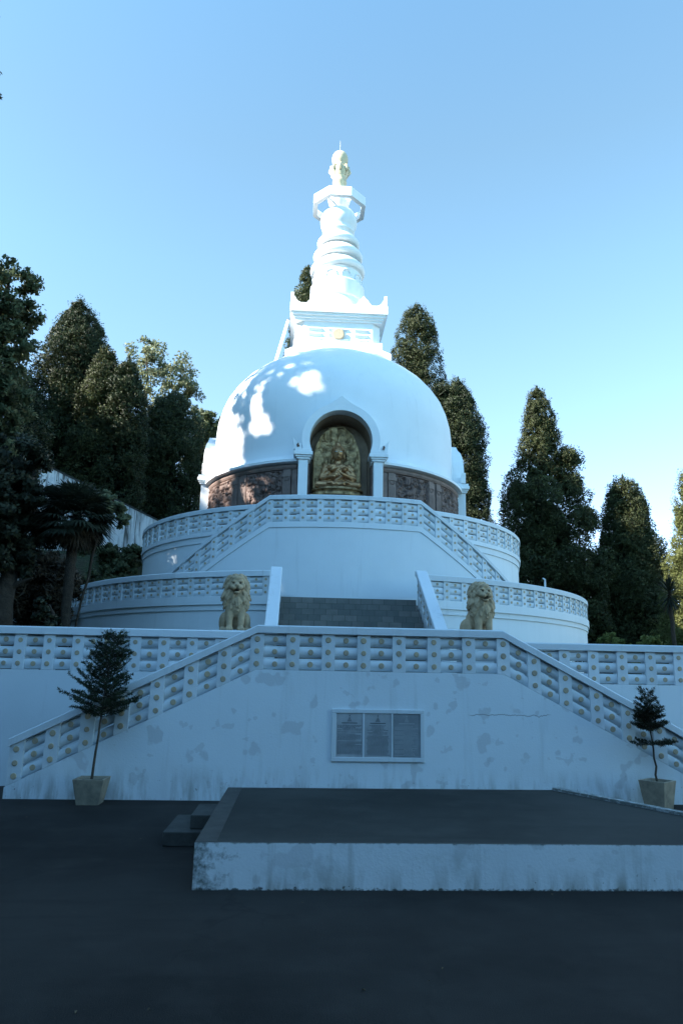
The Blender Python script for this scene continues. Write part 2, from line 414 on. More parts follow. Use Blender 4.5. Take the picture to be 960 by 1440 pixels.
def balustrade(name, label, loc, P, posts, h, zb, zt, caph, th, pw, per_m=1., studs='sub', r=.047, group='white balustrades', capov=.035, sub=4, mat=None, ends=.02):
    mat = mat or M['white_rail']
    t = thing(name, loc, label, 'balustrade', group)
    hw = pw/2*per_m
    zc = [zb+(k+.5)*(zt-zb)/3 for k in range(3)]; bh = (zt-zb)/3
    # cap: sampled at every post and between
    ss = [posts[0]-hw-ends*per_m]
    for a, b_ in zip(posts, posts[1:]): ss += [a+(b_-a)*k/sub for k in range(sub)]
    ss += [posts[-1], posts[-1]+hw+ends*per_m]
    d0 = th/2+capov; e = .02
    cap = MB(); sweep(cap, P, ss, [(-d0, zt), (d0, zt), (d0, zt+caph-e), (d0-e, zt+caph), (-d0+e, zt+caph), (-d0, zt+caph-e)], h)
    cap.build('cap_rail', mat, t)
    def disc(mb, s, d, z):
        n = 8; mb.add([P(s+r*per_m*math.cos(2*PI*i/n), d+dd, z+r*math.sin(2*PI*i/n)) for dd in (0, .012) for i in range(n)],
                      [tuple(range(n, 2*n))]+[(i, (i+1) % n, (i+1) % n+n, i+n) for i in range(n)], 1)
    for s in posts:
        mb = MB(); k = 3
        sss = [s-hw, s, s+hw]
        sweep(mb, P, sss, [(-th/2, zb), (th/2, zb), (th/2, zt), (-th/2, zt)], h)
        if studs == 'mesh':
            for z in zc: disc(mb, s, th/2-.001, z+h(s))
        o = mb.build('post', [mat, M['gold_dot']], t, bevel=.008 if studs == 'sub' else 0)
        if studs == 'sub':
            for z in zc: stud_obj(o, P(s, th/2, z+h(s)), r, 0)
    for a, b_ in zip(posts, posts[1:]):
        mb = MB(); s0, s1 = a+hw, b_-hw; nseg = 3
        sss = [s0+(s1-s0)*i/nseg for i in range(nseg+1)]
        sm = (a+b_)/2
        for z in zc:
            q = []
            for i in range(12):
                an = 2*PI*i/12; cx, sx = math.cos(an), math.sin(an)
                q.append((th*.40*math.copysign(abs(cx)**.85, cx)-.01, z+(bh*.455)*math.copysign(abs(sx)**.75, sx)))
            sweep(mb, P, sss, q, h, 0, True)
            if studs == 'mesh': disc(mb, sm, th*.40-.012, z+h(sm))
        o = mb.build('slat_panel', [mat, M['gold_dot']], t)
        if studs == 'sub':
            for z in zc: stud_obj(o, P(sm, th*.40-.012, z+h(sm)), r, 0)
    return t

# --- front stair wall ------------------------------------------------------------
Y1 = -18.468; FT = .2
FY = Y1+FT/2
HL, HR = -.487, -.525
def h_front(s): return HL*max(0, -2.1-s)+HR*max(0, s-2.1)
fp = [-5.845+.535*k for k in range(7)]+[-2.1+.6*k for k in range(8)]+[2.1+.53*k for k in range(1, 8)]
ZB, ZT, CH = 2.06, 2.67, .13
mb = MB()
xl, xr = fp[0]-.13, fp[-1]+.13
mb.prism([(xl, 0), (xr, 0), (xr, ZB+h_front(xr)), (2.1, ZB), (-2.1, ZB), (xl, ZB+h_front(xl))], Y1, Y1+FT)
props(mb.build('stair_wall', M['white_front'], loc=(0, FY, 0)), 'broad white wall with grey repair patches below the front double staircase', 'wall')
balustrade('balustrade', 'white balustrade with ochre dots dropping to both sides over the patched front wall', (0, FY, ZB), P_x(FY), fp, h_front, ZB, ZT, CH, FT, .22)

# double staircase behind the front wall (landing and two flights)
mb = MB(); mb.box(-2.1, 2.1, Y1+FT+.003, -16.6, 0, 1.95); mb.build
st = thing('front_staircase', (0, -17.6, 0), 'white double staircase rising behind the patched front wall to its landing', 'staircase')
mb.build('landing', M['concrete'], st)
for sg in (-1, 1):
    mb = MB(); n = 11
    for i in range(n): mb.box(*(sorted((sg*(2.103+i*.335), sg*(2.103+(i+1)*.335)))), Y1+FT+.003, -17.12 if sg < 0 else -16.62, 0, 1.95-(i+1)*1.95/12)
    mb.build('flight', M['concrete'], st)

# --- retaining walls of the upper court ------------------------------------------
for sg, y0, x0, pitch, n, lab, ll in ((-1, -17.0, -2.33, .52, 26, 'white retaining wall of the upper court left of the front stairs', 'white balustrade with ochre dots on the retaining wall left of the front stairs'),
                                  (1, -16.5, 2.70, .585, 26, 'white retaining wall of the upper court right of the front stairs', 'white balustrade with ochre dots on the retaining wall right of the front stairs')):
    pp = sorted(x0+sg*pitch*k for k in range(n))
    zb, zt, ch = (2.0, 2.64, .14) if sg < 0 else (1.93, 2.575, .135)
    mb = MB(); mb.box(pp[0]-.13, pp[-1]+.13, y0-.1, y0+.1, 0, zb)
    mb.build
    props(mb.build('retaining_wall', M['white'], loc=((pp[0]+pp[-1])/2, y0, 0)), lab, 'wall')
    balustrade('balustrade', ll, ((pp[0]+pp[-1])/2, y0, zb), P_x(y0), pp, lambda s: 0., zb, zt, ch, .2, .2 if sg < 0 else .21, r=.045)

# --- plaque ------------------------------------------------------------------------
t = thing('plaque', (-.05, Y1, .62), 'white framed notice of three grey engraved stone tablets on the front wall', 'plaque')
yp = Y1-.002
mb = MB(); fo = (-.82, .72, .62, 1.45); fi = (-.745, .655, .69, 1.385)
for q in ((fo[0], fo[1], fo[2], fi[2]), (fo[0], fo[1], fi[3], fo[3]), (fo[0], fi[0], fi[2], fi[3]), (fi[1], fo[1], fi[2], fi[3])):
    mb.box(q[0], q[1], yp-.030, yp, q[2], q[3])
mb.build('frame', M['white_rail'], t, bevel=.006)
mb = MB()
for x in (-.292, .182): mb.box(x-.012, x+.012, yp-.028, yp, fi[2], fi[3])
mb.build('divider', M['white_rail'], t)
rr = random.Random(5)
for i, (xa, xb, mt, ink) in enumerate(((-.745, -.306, 'plaque', 'ink'), (-.278, .168, 'plaque', 'ink'), (.196, .655, 'plaque_dark', 'ink_pale'))):
    mb = MB(); mb.box(xa, xb, yp-.015, yp, fi[2], fi[3])
    o = mb.build('tablet', M[mt], t)
    o['label'] = ['grey tablet with full width lines', 'grey tablet with centred lines', 'darker worn tablet'][i]
    mb = MB(); cxm = (xa+xb)/2; yy = yp-.0155; top = fi[3]
    # little emblem: dot over a spire over a base
    def bar(x0, x1, z0, z1): mb.box(x0, x1, yy-.002, yy, z0, z1)
    bar(cxm-.008, cxm+.008, top-.05, top-.03)
    for k in range(7): bar(cxm-.004-.006*k, cxm+.004+.006*k, top-.062-.012*k, top-.056-.012*k)
    z = top-.165; bar(cxm-.13, cxm+.13, z, z+.014); z -= .035
    row = 0
    while z > fi[2]+.03:
        if i == 1: hwid = .19*(.35+.65*rr.random()) if row < 9 else .2*(.8+.2*rr.random()); a0, a1 = cxm-hwid, cxm+hwid
        elif i == 0: a0, a1 = xa+.02+(.08 if row in (3,) else 0), xb-.02-rr.choice((0, 0, 0, .1))
        else: a0, a1 = xa+.03+.15*(row % 4 == 0), xb-.04-.12*rr.random()
        x = a0
        while x < a1-.01:
            l = rr.uniform(.012, .04); bar(x, min(x+l, a1), z, z+.0085); x += l+.008
        z -= .0185 if not (i == 0 and row in (4, 5, 11)) else .032
        row += 1
    mb.build('lettering', M[ink], o)

# --- lower platform --------------------------------------------------------------------
t = thing('platform', (0, -21.7, 0), 'low white walled platform topped with asphalt in front of the stairs', 'platform')
pz = .41
A, Bq, Cq, D = (-2.345, -23.45), (4.06, -23.48), (2.43, -19.9), (-2.345, -19.95)
mb = MB()
def ringz(pts, z): return [(x, y, z) for x, y in pts]
def inset(pts, ds):
    n = len(pts); res = []
    for i in range(n):
        p0, p1, p2 = Vector(pts[i-1]), Vector(pts[i]), Vector(pts[(i+1) % n])
        e0 = (p1-p0).normalized(); e1 = (p2-p1).normalized()
        n0 = Vector((-e0.y, e0.x)); n1 = Vector((-e1.y, e1.x))
        a = p0+n0*ds[i-1]; c = p1+n1*ds[i]
        den = e0.x*e1.y-e0.y*e1.x; tt = ((c-a).x*e1.y-(c-a).y*e1.x)/den
        res.append(tuple(a+e0*tt))
    return res
outer = [A, Bq, Cq, D]; inn = inset(outer, [.055, .11, .04, .20])
# subdivide the sides so that the rendered edge can be slightly uneven
mb.loft([ringz(outer, 0), ringz(outer, pz)], cap=False)
mb.build('side_walls', M['white_plat'], t)
mb = MB()
n = 4
mb.add(ringz(outer, pz)+ringz(inn, pz), [(i, (i+1) % n, (i+1) % n+n, i+n) for i in range(n)])
for a, b_ in ((0, 1), (3, 0), (2, 3)):
    pass
mb.build('border', M['concrete'], t)
mb = MB(); mb.add(ringz(inn, pz-.003), [(0, 1, 2, 3)]); mb.build('asphalt_surface', M['asphalt_top'], t)
ink2 = inset(outer, [.055, .13, .04, .20])
mb = MB()
mb.loft([[(*outer[1], pz+.001), (*inn[1], pz+.001), (*inn[1], pz+.035), (*outer[1], pz+.035)], [(*outer[2], pz+.001), (*inn[2], pz+.001), (*inn[2], pz+.035), (*outer[2], pz+.035)]])
mb.build('painted_kerb', M['white_plat'], t)
for (x0, x1, ya, yb, z1, lab) in ((-2.93, -2.35, -21.70, -20.6, .16, 'lower worn concrete step at the left side of the platform'), (-2.64, -2.35, -21.55, -20.75, .32, 'upper worn concrete step beside the platform edge')):
    mb = MB(); mb.box(x0, x1-.004, ya, yb, 0 if z1 < .2 else .163, z1)
    props(mb.build('step_block', M['concrete'], loc=((x0+x1)/2, (ya+yb)/2, 0 if z1 < .2 else .163), bevel=.012), lab, 'step', 'concrete steps of the platform')

# --- lower terrace ------------------------------------------------------------------------
ZL = 4.15
t = thing('lower_terrace', (0, 0, 1.95), 'wide round white lower terrace drum with two mouldings', 'terrace')
mb = MB(); mb.lathe([(10.36, 1.8), (10.36, 3.82), (10.40, 3.825), (10.40, 3.98), (10.45, 3.985), (10.45, 4.235), (10.26, 4.24), (10.24, ZL)], 160, smooth=False)
mb.build('drum_wall', M['white'], t)
mb = MB(); mb.lathe([(10.24, ZL), (7.0, ZL)], 96); mb.build('walkway', M['concrete'], t)
for sg, lab in ((-1, 'white curved balustrade of the lower terrace left of the lion stairs'), (1, 'white curved balustrade of the lower terrace right of the lion stairs')):
    pp = sorted(sg*(13.1+3.3*k) for k in range(31))
    balustrade('terrace_balustrade', lab, (sg*9, -5, 4.24), P_r(10.33), pp, lambda s: 0., 4.24, 4.80, .17, .16, .2, per_m=math.degrees(1/10.33), studs='mesh', r=.04, group='curved terrace balustrades', sub=2)

# --- lion staircase --------------------------------------------------------------------------
st = thing('lion_staircase', (0, -12.2, 1.97), 'steep straight flight of grey slate steps between the two lions', 'staircase')
mb = MB(); n = 12; rise = (ZL-1.97)/n; yt = -10.46; dy = .285
for i in range(n): mb.box(-1.9, 1.9, yt-(i+1)*dy, yt-i*dy-(.0 if i == 0 else 0), 1.97, ZL-i*rise-.005)
mb.build('steps', M['slate'], st)
for sg, lab in ((-1, 'white sloping stair parapet beside the left lion'), (1, 'white sloping stair parapet beside the right lion')):
    xc = sg*2.05
    hs = lambda s: -.67*max(0, -10.75-s)
    ys_ = [-13.85+.52*k for k in range(7)]
    mb = MB(); pr = [(-13.95, 1.97), (-10.62, 1.97), (-10.62, 4.28), (-10.75, 4.28), (-13.95, 4.28+hs(-13.95))]
    mb.add([(xc-.1, y, z) for y, z in pr]+[(xc+.1, y, z) for y, z in pr], [tuple(range(5)), tuple(range(5, 10))[::-1]]+[(i, i+5, (i+1) % 5+5, (i+1) % 5) for i in range(5)])
    props(mb.build('parapet_wall', M['white'], loc=(xc, -12.3, 1.97)), lab.replace('sloping stair parapet', 'sloping wall of the slate stairs'), 'wall', 'walls of the slate stairs')
    balustrade('stair_balustrade', lab.replace('stair parapet', 'balustrade of the slate stairs'), (xc, -12.3, 4.28), P_y(xc, -sg), ys_, hs, 4.28, 4.83, .16, .2, .18, studs='mesh', r=.04, group='balustrades of the slate stairs', capov=.06)

# --- upper terrace and curved stair wall ----------------------------------------------------------
ZU = 6.68
t = thing('upper_terrace', (0, 0, ZL), 'round white upper terrace drum with mouldings under the dome', 'terrace')
mb = MB(); mb.lathe([(7.88, ZL), (7.88, 6.40), (7.92, 6.405), (7.92, 6.62), (7.97, 6.625), (7.97, 6.765), (7.79, 6.77), (7.77, ZU)], 140, smooth=False)
mb.build('drum_wall', M['white'], t)
mb = MB(); mb.lathe([(7.77, ZU), (4.0, ZU)], 96); mb.build('walkway', M['concrete'], t)
for sg, lab in ((-1, 'white curved balustrade of the upper terrace left of the niche'), (1, 'white curved balustrade of the upper terrace right of the niche')):
    pp = sorted(sg*(18.8+4.8*k) for k in range(21))
    balustrade('terrace_balustrade', lab, (sg*7, -4, 6.77), P_r(7.87), pp, lambda s: 0., 6.77, 7.43, .15, .16, .2, per_m=math.degrees(1/7.87), studs='mesh', r=.04, group='curved terrace balustrades', sub=2)
RS = 8.92; KD = math.degrees(1/RS)
SL = -.624/KD       # z per degree
def h_cur(s): return SL*max(0, abs(s)-15.5)
cp = [-15.5-4.0*k for k in range(7, 0, -1)]+[-15.5+31/9*k for k in range(10)]+[15.5+4.0*k for k in range(1, 8)]
balustrade('stair_balustrade', 'white curved balustrade dropping to both sides in front of the dome niche', (0, -RS, 6.72), P_r(RS), cp, h_cur, 6.72, 7.44, .14, .18, .2, per_m=KD, studs='mesh', r=.042, group='curved terrace balustrades', sub=2)
t = thing('curved_stair_wall', (0, -RS, ZL), 'tall plain white curved wall below the dome niche', 'wall')
Pm = P_r(RS)
def polar_wall(mb, d0, d1, zlo, zhi, ss):
    mb.loft([[Pm(s, d0, zlo(s)), Pm(s, d1, zlo(s)), Pm(s, d1, zhi(s)), Pm(s, d0, zhi(s))] for s in ss])
ss = sorted(set([round(-44+88*i/88, 3) for i in range(89)]+[-15.5, 15.5]))
mb = MB(); polar_wall(mb, -.09, .06, lambda s: ZL, lambda s: max(ZL+.01, 6.54+h_cur(s)), ss); mb.build('wall_face', M['white'], t)
mb = MB(); polar_wall(mb, -.085, .09, lambda s: max(ZL+.012, 6.543+h_cur(s)), lambda s: max(ZL+.02, 6.72+h_cur(s)), ss); mb.build('string_course', M['white'], t)
st = thing('curved_staircase', (0, -8.4, ZL), 'curved flights of steps behind the tall curved wall', 'staircase')
Pm2 = P_r(0)
def polar_box(mb, a0, a1, r0, r1, z0, z1, n=6, m=0):
    mb.loft([[Pm2(a, r, z) for r, z in ((r0, z0), (r1, z0), (r1, z1), (r0, z1))] for a in [a0+(a1-a0)*i/n for i in range(n+1)]], m)
mb = MB(); polar_box(mb, -15.4, 15.4, 7.985, RS-.1, ZL, ZU-.003, 12); mb.build('landing', M['concrete'], st)
for sg in (-1, 1):
    mb = MB()
    for i in range(13):
        a = 15.45+i*2.05; polar_box(mb, *sorted((sg*a, sg*(a+2.05))), 7.985, RS-.1, ZL, ZU-(i+1)*(ZU-ZL)/14, 2)
    mb.build('flight', M['concrete'], st)

# ------------------------------------------------------------------ stupa
S = thing('stupa', (0, 0, ZU), 'white domed stupa with stepped square top, ringed spire and gold finial', 'stupa')
def niche_pts(r=1.17, hw=1.13, zb=6.9, zc=10.6, n=28):
    a0 = math.asin(-.40/r)
    pts = [(-hw, zb), (hw, zb), (hw, zc-.40)]
    for i in range(n+1):
        a = a0+(PI-2*a0)*i/n; pts.append((r*math.cos(a), zc+r*math.sin(a)))
    pts.append((-hw, zc-.40))
    return pts
cut = MB()
for k in range(3):
    q = MB(); q.prism(niche_pts(), -7.5, -4.05)
    ang = (0, PI/2, -PI/2)[k]; ca, sa = math.cos(ang), math.sin(ang)
    cut.add([(x*ca-y*sa, x*sa+y*ca, z) for x, y, z in q.v], q.f)
cutter = cut.build('cutter', M['niche'], loc=(0, 0, ZU))
def carve(o):
    md = o.modifiers.new('b', 'BOOLEAN'); md.operation = 'DIFFERENCE'; md.object = cutter; md.solver = 'EXACT'
    return frozen(o)
mb = MB(); mb.lathe([(0, 6.70), (5.38, 6.70), (5.38, 9.715), (0, 9.715)], 128, smooth=False)
drum = mb.build('frieze_drum', M['frieze'], S, weld=True); carve(drum)
dome_prof = [(0, 9.72), (5.50, 9.722), (5.67, 9.76), (5.67, 9.86), (5.5, 9.93), (5.34, 10.02), (5.26, 10.16), (5.255, 10.6), (5.255, 11.2), (5.25, 11.8), (5.235, 12.25), (5.19, 12.7), (5.06, 13.25),
             (4.86, 13.75), (4.58, 14.2), (4.2, 14.65), (3.75, 15.04), (3.2, 15.42), (2.6, 15.76), (2.0, 16.02), (1.2, 16.2), (0, 16.25)]
mb = MB(); mb.lathe(dome_prof, 160)
dome = mb.build('dome', M['white_dome'], S, weld=True); carve(dome)
dome.data.polygons.foreach_set('use_smooth', [True]*len(dome.data.polygons))
md = dome.modifiers.new('e', 'EDGE_SPLIT'); md.split_angle = rad(32); frozen(dome)
bpy.data.objects.remove(cutter)
mb = MB(); mb.lathe([(5.38, 9.52), (5.47, 9.53), (5.51, 9.6), (5.51, 9.68), (5.38, 9.715)], 40, a0=rad(17), a1=rad(74), smooth=False)
mb2 = MB(); mb2.lathe([(5.38, 9.52), (5.47, 9.53), (5.51, 9.6), (5.51, 9.68), (5.38, 9.715)], 40, a0=rad(-74), a1=rad(-17), smooth=False)
mb.build('frieze_cornice', M['frieze_post'], S); mb2.build('frieze_cornice', M['frieze_post'], S)

# carved frieze: relief panels between pilasters
def relief_height(U, V, seed, fine=1.):
    """carved scene: figures (clustered lumps) over scrolling foliage; U, V in metres"""
    h = np.zeros_like(U); r = np.random.RandomState(seed)
    w_, hh = U.max()-U.min(), V.max()-V.min()
    nz = np.abs(vnoise(U*9*fine, V*9*fine, seed)-.5)*2; nz2 = np.abs(vnoise(U*4.3, V*4.3, seed+7)-.5)*2
    h += .45*(1-nz)**3+.4*(1-nz2)**4+.3*vnoise(U*22, V*22, seed+3)
    for _ in range(int(10*w_*hh)):     # figures
        x0 = U.min()+r.rand()*w_; z0 = V.min()+r.rand()*hh
        for dx, dz, a, c in ((0, .30, .07, .08), (0, .08, .10, .16), (-.09, .06, .04, .14), (.09, .06, .04, .14), (-.05, -.16, .05, .15), (.05, -.16, .05, .15)):
            e = ((U-x0-dx)/a)**2+((V-z0-dz)/c)**2
            h = np.maximum(h, 1.15*np.clip(1.25-e, 0, 1)**.6)
    ed = np.minimum(np.minimum(U-U.min(), U.max()-U), np.minimum(V-V.min(), V.max()-V))
    return np.where(ed < .05, .9, h)
def relief_polar(name, a0, a1, z0, z1, r0, amp, seed, mat, parent, step=.018):
    nu = int(rad(abs(a1-a0))*r0/step); nv = int((z1-z0)/step)
    A_, Z_ = np.meshgrid(np.linspace(rad(a0), rad(a1), nu), np.linspace(z0, z1, nv))
    H = relief_height(A_*r0, Z_, seed)*amp
    H[0, :] = H[-1, :] = -.04; H[:, 0] = H[:, -1] = -.04
    R = r0+H
    V = np.stack([R*np.sin(A_), -R*np.cos(A_), Z_], -1).reshape(-1, 3)
    ix = np.arange(nu*nv).reshape(nv, nu)
    F = np.stack([ix[:-1, :-1], ix[:-1, 1:], ix[1:, 1:], ix[1:, :-1]], -1).reshape(-1, 4)
    return arr_mesh(name, V, F, mat, parent, smooth=True)
sd_ = 11
for sg in (-1, 1):
    for (a, b_) in ((22.9, 39.9), (48.6, 73.4)):
        x0, x1 = sorted((sg*a, sg*b_)); sd_ += 1
        relief_polar('relief_panel', x0, x1, 6.9, 9.5, 5.37, .125, sd_, M['frieze'], S)
    for (a, b_) in ((17.0, 19.2), (19.5, 22.7), (40.1, 43.1), (45.2, 48.4), (43.4, 44.9)):
        x0, x1 = sorted((sg*a, sg*b_)); mb = MB(); big = b_-a > 2.5
        polar_box(mb, x0, x1, 5.36, 5.485 if big else 5.43, 6.9, 9.515, 3)
        if big:
            polar_box(mb, x0-.25, x1+.25, 5.36, 5.515, 9.22, 9.36, 3)
            am = (x0+x1)/2
            for k in (-1, 0, 1): polar_box(mb, am+k*.85-.2, am+k*.85+.2, 5.48, 5.50, 7.2, 9.0, 1)
            for k in range(9):      # scalloped collar
                an = PI*k/8; polar_box(mb, am+1.1*math.cos(an)-.12, am+1.1*math.cos(an)+.12, 5.48, 5.512, 9.18-.12*math.sin(an), 9.215-.12*math.sin(an)+.02, 1)
        mb.build('pilaster', M['frieze_post'], S, bevel=.01)

# niches: lining, arch, columns, brackets
YF = -5.58
def niche_parts():
    res = []
    mb = MB(); P1 = niche_pts(1.152, 1.112, 6.72)
    n_ = len(P1)
    vs = [(x, -5.12, z) for x, z in P1]+[(x, -4.06, z) for x, z in P1]
    mb.add(vs, [(i, (i+1) % n_, (i+1) % n_+n_, i+n_) for i in range(n_)]+[tuple(range(n_, 2*n_))])
    res.append(mb.build('niche_lining', M['niche'], S))
    # arch band
    zc = 10.6; n = 40; a0 = math.asin(-.42/1.17)
    inn = []; outr = []
    for i in range(n+1):
        a = a0+(PI-2*a0)*i/n
        inn.append((1.165*math.cos(a), zc+1.165*math.sin(a)))
        d = abs(a-PI/2); rr = 1.47+.30*max(0, 1-d/.42)**2
        outr.append((rr*math.cos(a), zc+rr*math.sin(a)))
    mb = MB(); vs = [(x, YF, z) for x, z in inn]+[(x, YF, z) for x, z in outr]+[(x, -4.9, z) for x, z in inn]+[(x, -4.9, z) for x, z in outr]
    m = n+1; fs = []
    for i in range(n):
        fs += [(i, i+1, m+i+1, m+i), (2*m+i, 2*m+i+1, 3*m+i+1, 3*m+i), (i, i+1, 2*m+i+1, 2*m+i), (m+i, m+i+1, 3*m+i+1, 3*m+i)]
    fs += [(0, m, 3*m, 2*m), (m-1, 2*m-1, 4*m-1, 3*m-1)]
    mb.add(vs, fs); res.append(mb.build('niche_arch', M['white_dome'], S, bevel=.012))
    for sg in (-1, 1):
        mb = MB(); mb.box(sg*1.385-.175, sg*1.385+.175, YF-.02, -5.1, 6.70, 9.78); res.append(mb.build('niche_column', M['white_dome'], S, bevel=.02))
        mb = MB()
        for k, (ov, z0, z1) in enumerate(((.05, 9.783, 9.86), (.10, 9.862, 9.93), (.16, 9.932, 10.06), (.12, 10.062, 10.17))):
            mb.box(sg*1.39-.19-ov, sg*1.39+.19+ov, YF-.03-ov*.8, -5.1+.002*k, z0, z1)
        res.append(mb.build('capital', M['white_dome'], S, bevel=.008))
        mb = MB()     # upturned leaf with a curl
        lf = [(1.44, 10.172), (1.74, 10.172), (1.76, 10.35), (1.80, 10.62), (1.76, 10.60), (1.66, 10.47), (1.58, 10.42), (1.50, 10.40)]
        pts = [(sg*x, z) for x, z in lf]
        mb.prism(pts, YF+.01, YF+.2)
        res.append(mb.build('corner_leaf', M['white_dome'], S, bevel=.008))
        mb = MB(); mb.tube([(sg*1.565, YF-.01, 10.27+.0), (sg*1.60, YF-.02, 10.34), (sg*1.58, YF-.015, 10.41)], [.055, .045, .02], 8)
        res.append(mb.build('curl', M['frieze'], S))
    return res
np_ = niche_parts()
for ang in (PI/2, -PI/2):
    for o in np_:
        c = copy_tree(o, S); c.rotation_euler = (0, 0, ang)

# ---- square top
def sqr(hw, z, ch=0.):
    if ch <= 0: return [(-hw, -hw, z), (hw, -hw, z), (hw, hw, z), (-hw, hw, z)]
    c = hw-ch
    return [(-c, -hw, z), (c, -hw, z), (hw, -c, z), (hw, c, z), (c, hw, z), (-c, hw, z), (-hw, c, z), (-hw, -c, z)]
mb = MB(); mb.loft([sqr(2.30, 14.6), sqr(2.30, 15.72), sqr(1.98, 16.02)]); mb.build('plinth', M['white_dome'], S, bevel=.02)
mb = MB(); mb.loft([sqr(1.96, 16.035), sqr(1.96, 16.38)]); mb.build('ledge', M['white_dome'], S, bevel=.02)
mb = MB(); mb.loft([sqr(1.86, 16.383, .34), sqr(1.86, 17.35, .34)]); body = mb.build('square_body', M['white_dome'], S)
mb = MB(); mb.loft([sqr(1.93, 17.353), sqr(1.93, 17.45), sqr(2.0, 17.455), sqr(2.0, 17.56), sqr(2.08, 17.565), sqr(2.08, 17.68), sqr(2.16, 17.685), sqr(2.16, 18.08), sqr(1.9, 18.085)])
mb.build('cornice', M['white_dome'], S)
for rot in range(4):      # recessed slots of each face
    ca, sa = math.cos(rot*PI/2), math.sin(rot*PI/2)
    for xa, xb in ((-1.32, -.73), (-.42, .42), (.73, 1.30)):
        mb = MB(); q = MB()
        for z in (16.55, 16.80, 17.05):
            q.add([(x, -1.862-d, zz) for x, d, zz in ((xa, 0, z), (xb, 0, z), (xb, .075, z-.06), (xa, .075, z-.06), (xa, 0, z-.165), (xb, 0, z-.165))], [(0, 1, 2, 3), (3, 2, 5, 4), (0, 3, 4), (1, 5, 2), (0, 4, 5, 1)])
        mb.add([(x*ca-y*sa, x*sa+y*ca, z) for x, y, z in q.v], q.f)
        mb.build('slot_panel', M['white_rail'], S)
    mb = MB(); n = 24; rr = .27
    q = MB(); ring = lambda r, y: [(r*math.cos(2*PI*i/n), y, 16.74+r*math.sin(2*PI*i/n)) for i in range(n)]
    q.loft([ring(rr, -1.87), ring(rr, -1.95), ring(rr*.85, -1.975)])
    mb.add([(x*ca-y*sa, x*sa+y*ca, z) for x, y, z in q.v], q.f); mb.build('sun_disc', M['gold_dot'], S)
    # pointed leaves along the parapet
    leaf = [(-.34, 18.083), (.34, 18.083), (.33, 18.14), (.25, 18.22), (.20, 18.33), (.11, 18.40), (.0, 18.55), (-.11, 18.40), (-.20, 18.33), (-.25, 18.22), (-.33, 18.14)]
    for xo in (-1.08, 0, 1.08):
        q = MB(); q.prism([(x+xo, z) for x, z in leaf], -2.14, -2.0)
        mb = MB(); mb.add([(x*ca-y*sa, x*sa+y*ca, z) for x, y, z in q.v], q.f); mb.build('roof_ornament', M['white_dome'], S)
    half = [(-.46, 18.083), (0, 18.083), (0, 18.58), (-.10, 18.42), (-.19, 18.34), (-.24, 18.23), (-.33, 18.14)]
    q = MB(); q.prism([(x+2.13, z) for x, z in half], -2.14, -2.0); q.prism([(-x-2.13, z) for x, z in half], -2.14, -2.0)
    mb = MB(); mb.add([(x*ca-y*sa, x*sa+y*ca, z) for x, y, z in q.v], q.f); mb.build('roof_ornament', M['white_dome'], S)
mb = MB(); mb.tube([(-2.24, -1.3, 17.62), (-2.80, -1.3, 15.30)], .065, 10); mb.build('drain_pipe', M['white_dome'], S)

# ---- spire
mb = MB(); mb.lathe([(0, 18.0), (1.42, 18.0), (1.42, 18.35), (1.36, 18.75), (1.24, 19.0), (1.24, 19.15), (1.29, 19.2), (1.29, 19.95), (1.24, 20.02), (1.15, 20.06), (1.15, 20.62), (1.20, 20.66), (0, 20.66)], 64)
sp = mb.build('spire_base', M['white_dome'], S); sp.modifiers.new('e', 'EDGE_SPLIT').split_angle = rad(28)
for k in range(10):
    a = 2*PI*(k+.5)/10; pts = []
    for i in range(13):
        t_ = PI*i/12; aa = a+.21*math.cos(t_); rr = 1.165
        pts.append((rr*math.sin(aa), -rr*math.cos(aa), 20.14+.34*math.sin(t_)))
    mb = MB(); mb.tube(pts, .05, 6); mb.build('arch_moulding', M['white_dome'], S)
def disc_prof(zc, R, h, rin):
    """one fat ring: full rounded rim over a hollow underside"""
    res = [(rin, zc-h*.62)]
    for i in range(13):
        a = -PI/2+PI*i/12
        res.append((R-.16*h/.36+(.16*h/.36)*math.cos(a), zc+h*.5*math.sin(a)))
    res += [(rin+.12, zc+h*.66), (rin, zc+h*.72)]
    return res
for zc, R, h, ri in ((20.92, 1.31, .46, 1.0), (21.66, 1.19, .44, .9), (22.38, 1.03, .42, .76)):
    mb = MB(); mb.lathe(disc_prof(zc, R, h, ri), 64); mb.lathe([(ri, zc-h*.8), (ri, zc+h*.9)], 64)
    mb.build('spire_ring', M['white_dome'], S)
mb = MB(); mb.lathe([(.72, 22.66), (.72, 22.95), (.78, 22.99), (.78, 23.06), (.73, 23.1), (.80, 23.25), (.87, 23.45), (.89, 23.66), (.86, 23.88), (.76, 24.08), (.60, 24.2), (.42, 24.27), (.0, 24.3)], 64)
mb.build('spire_bulb', M['white_dome'], S)
mb = MB(); mb.lathe([(.34, 24.2), (.36, 24.3), (.44, 24.5), (.52, 24.75), (.57, 25.0), (.57, 25.08), (0, 25.1)], 48); mb.build('spire_neck', M['white_dome'], S)
def octo(r, z): return [(r*math.sin(rad(22.5+45*i)), -r*math.cos(rad(22.5+45*i)), z) for i in range(8)]
mb = MB(); ro_, ri_ = 1.36, 1.24
rings = [octo(ro_, 24.30), octo(ro_, 24.78), octo(ri_, 24.78), octo(ri_, 24.42), octo(ri_-.1, 24.42), octo(ri_-.1, 24.30)]
mb.loft(rings+[rings[0]], cap=False)
mb.build('canopy_ring', M['white_dome'], S)
for k in range(4):
    a = rad(45+90*k); mb = MB()
    mb.tube([(.4*math.sin(a), -.4*math.cos(a), 24.62), (1.2*math.sin(a), -1.2*math.cos(a), 24.62)], .06, 4, smooth=False); mb.build('canopy_spoke', M['white_dome'], S)
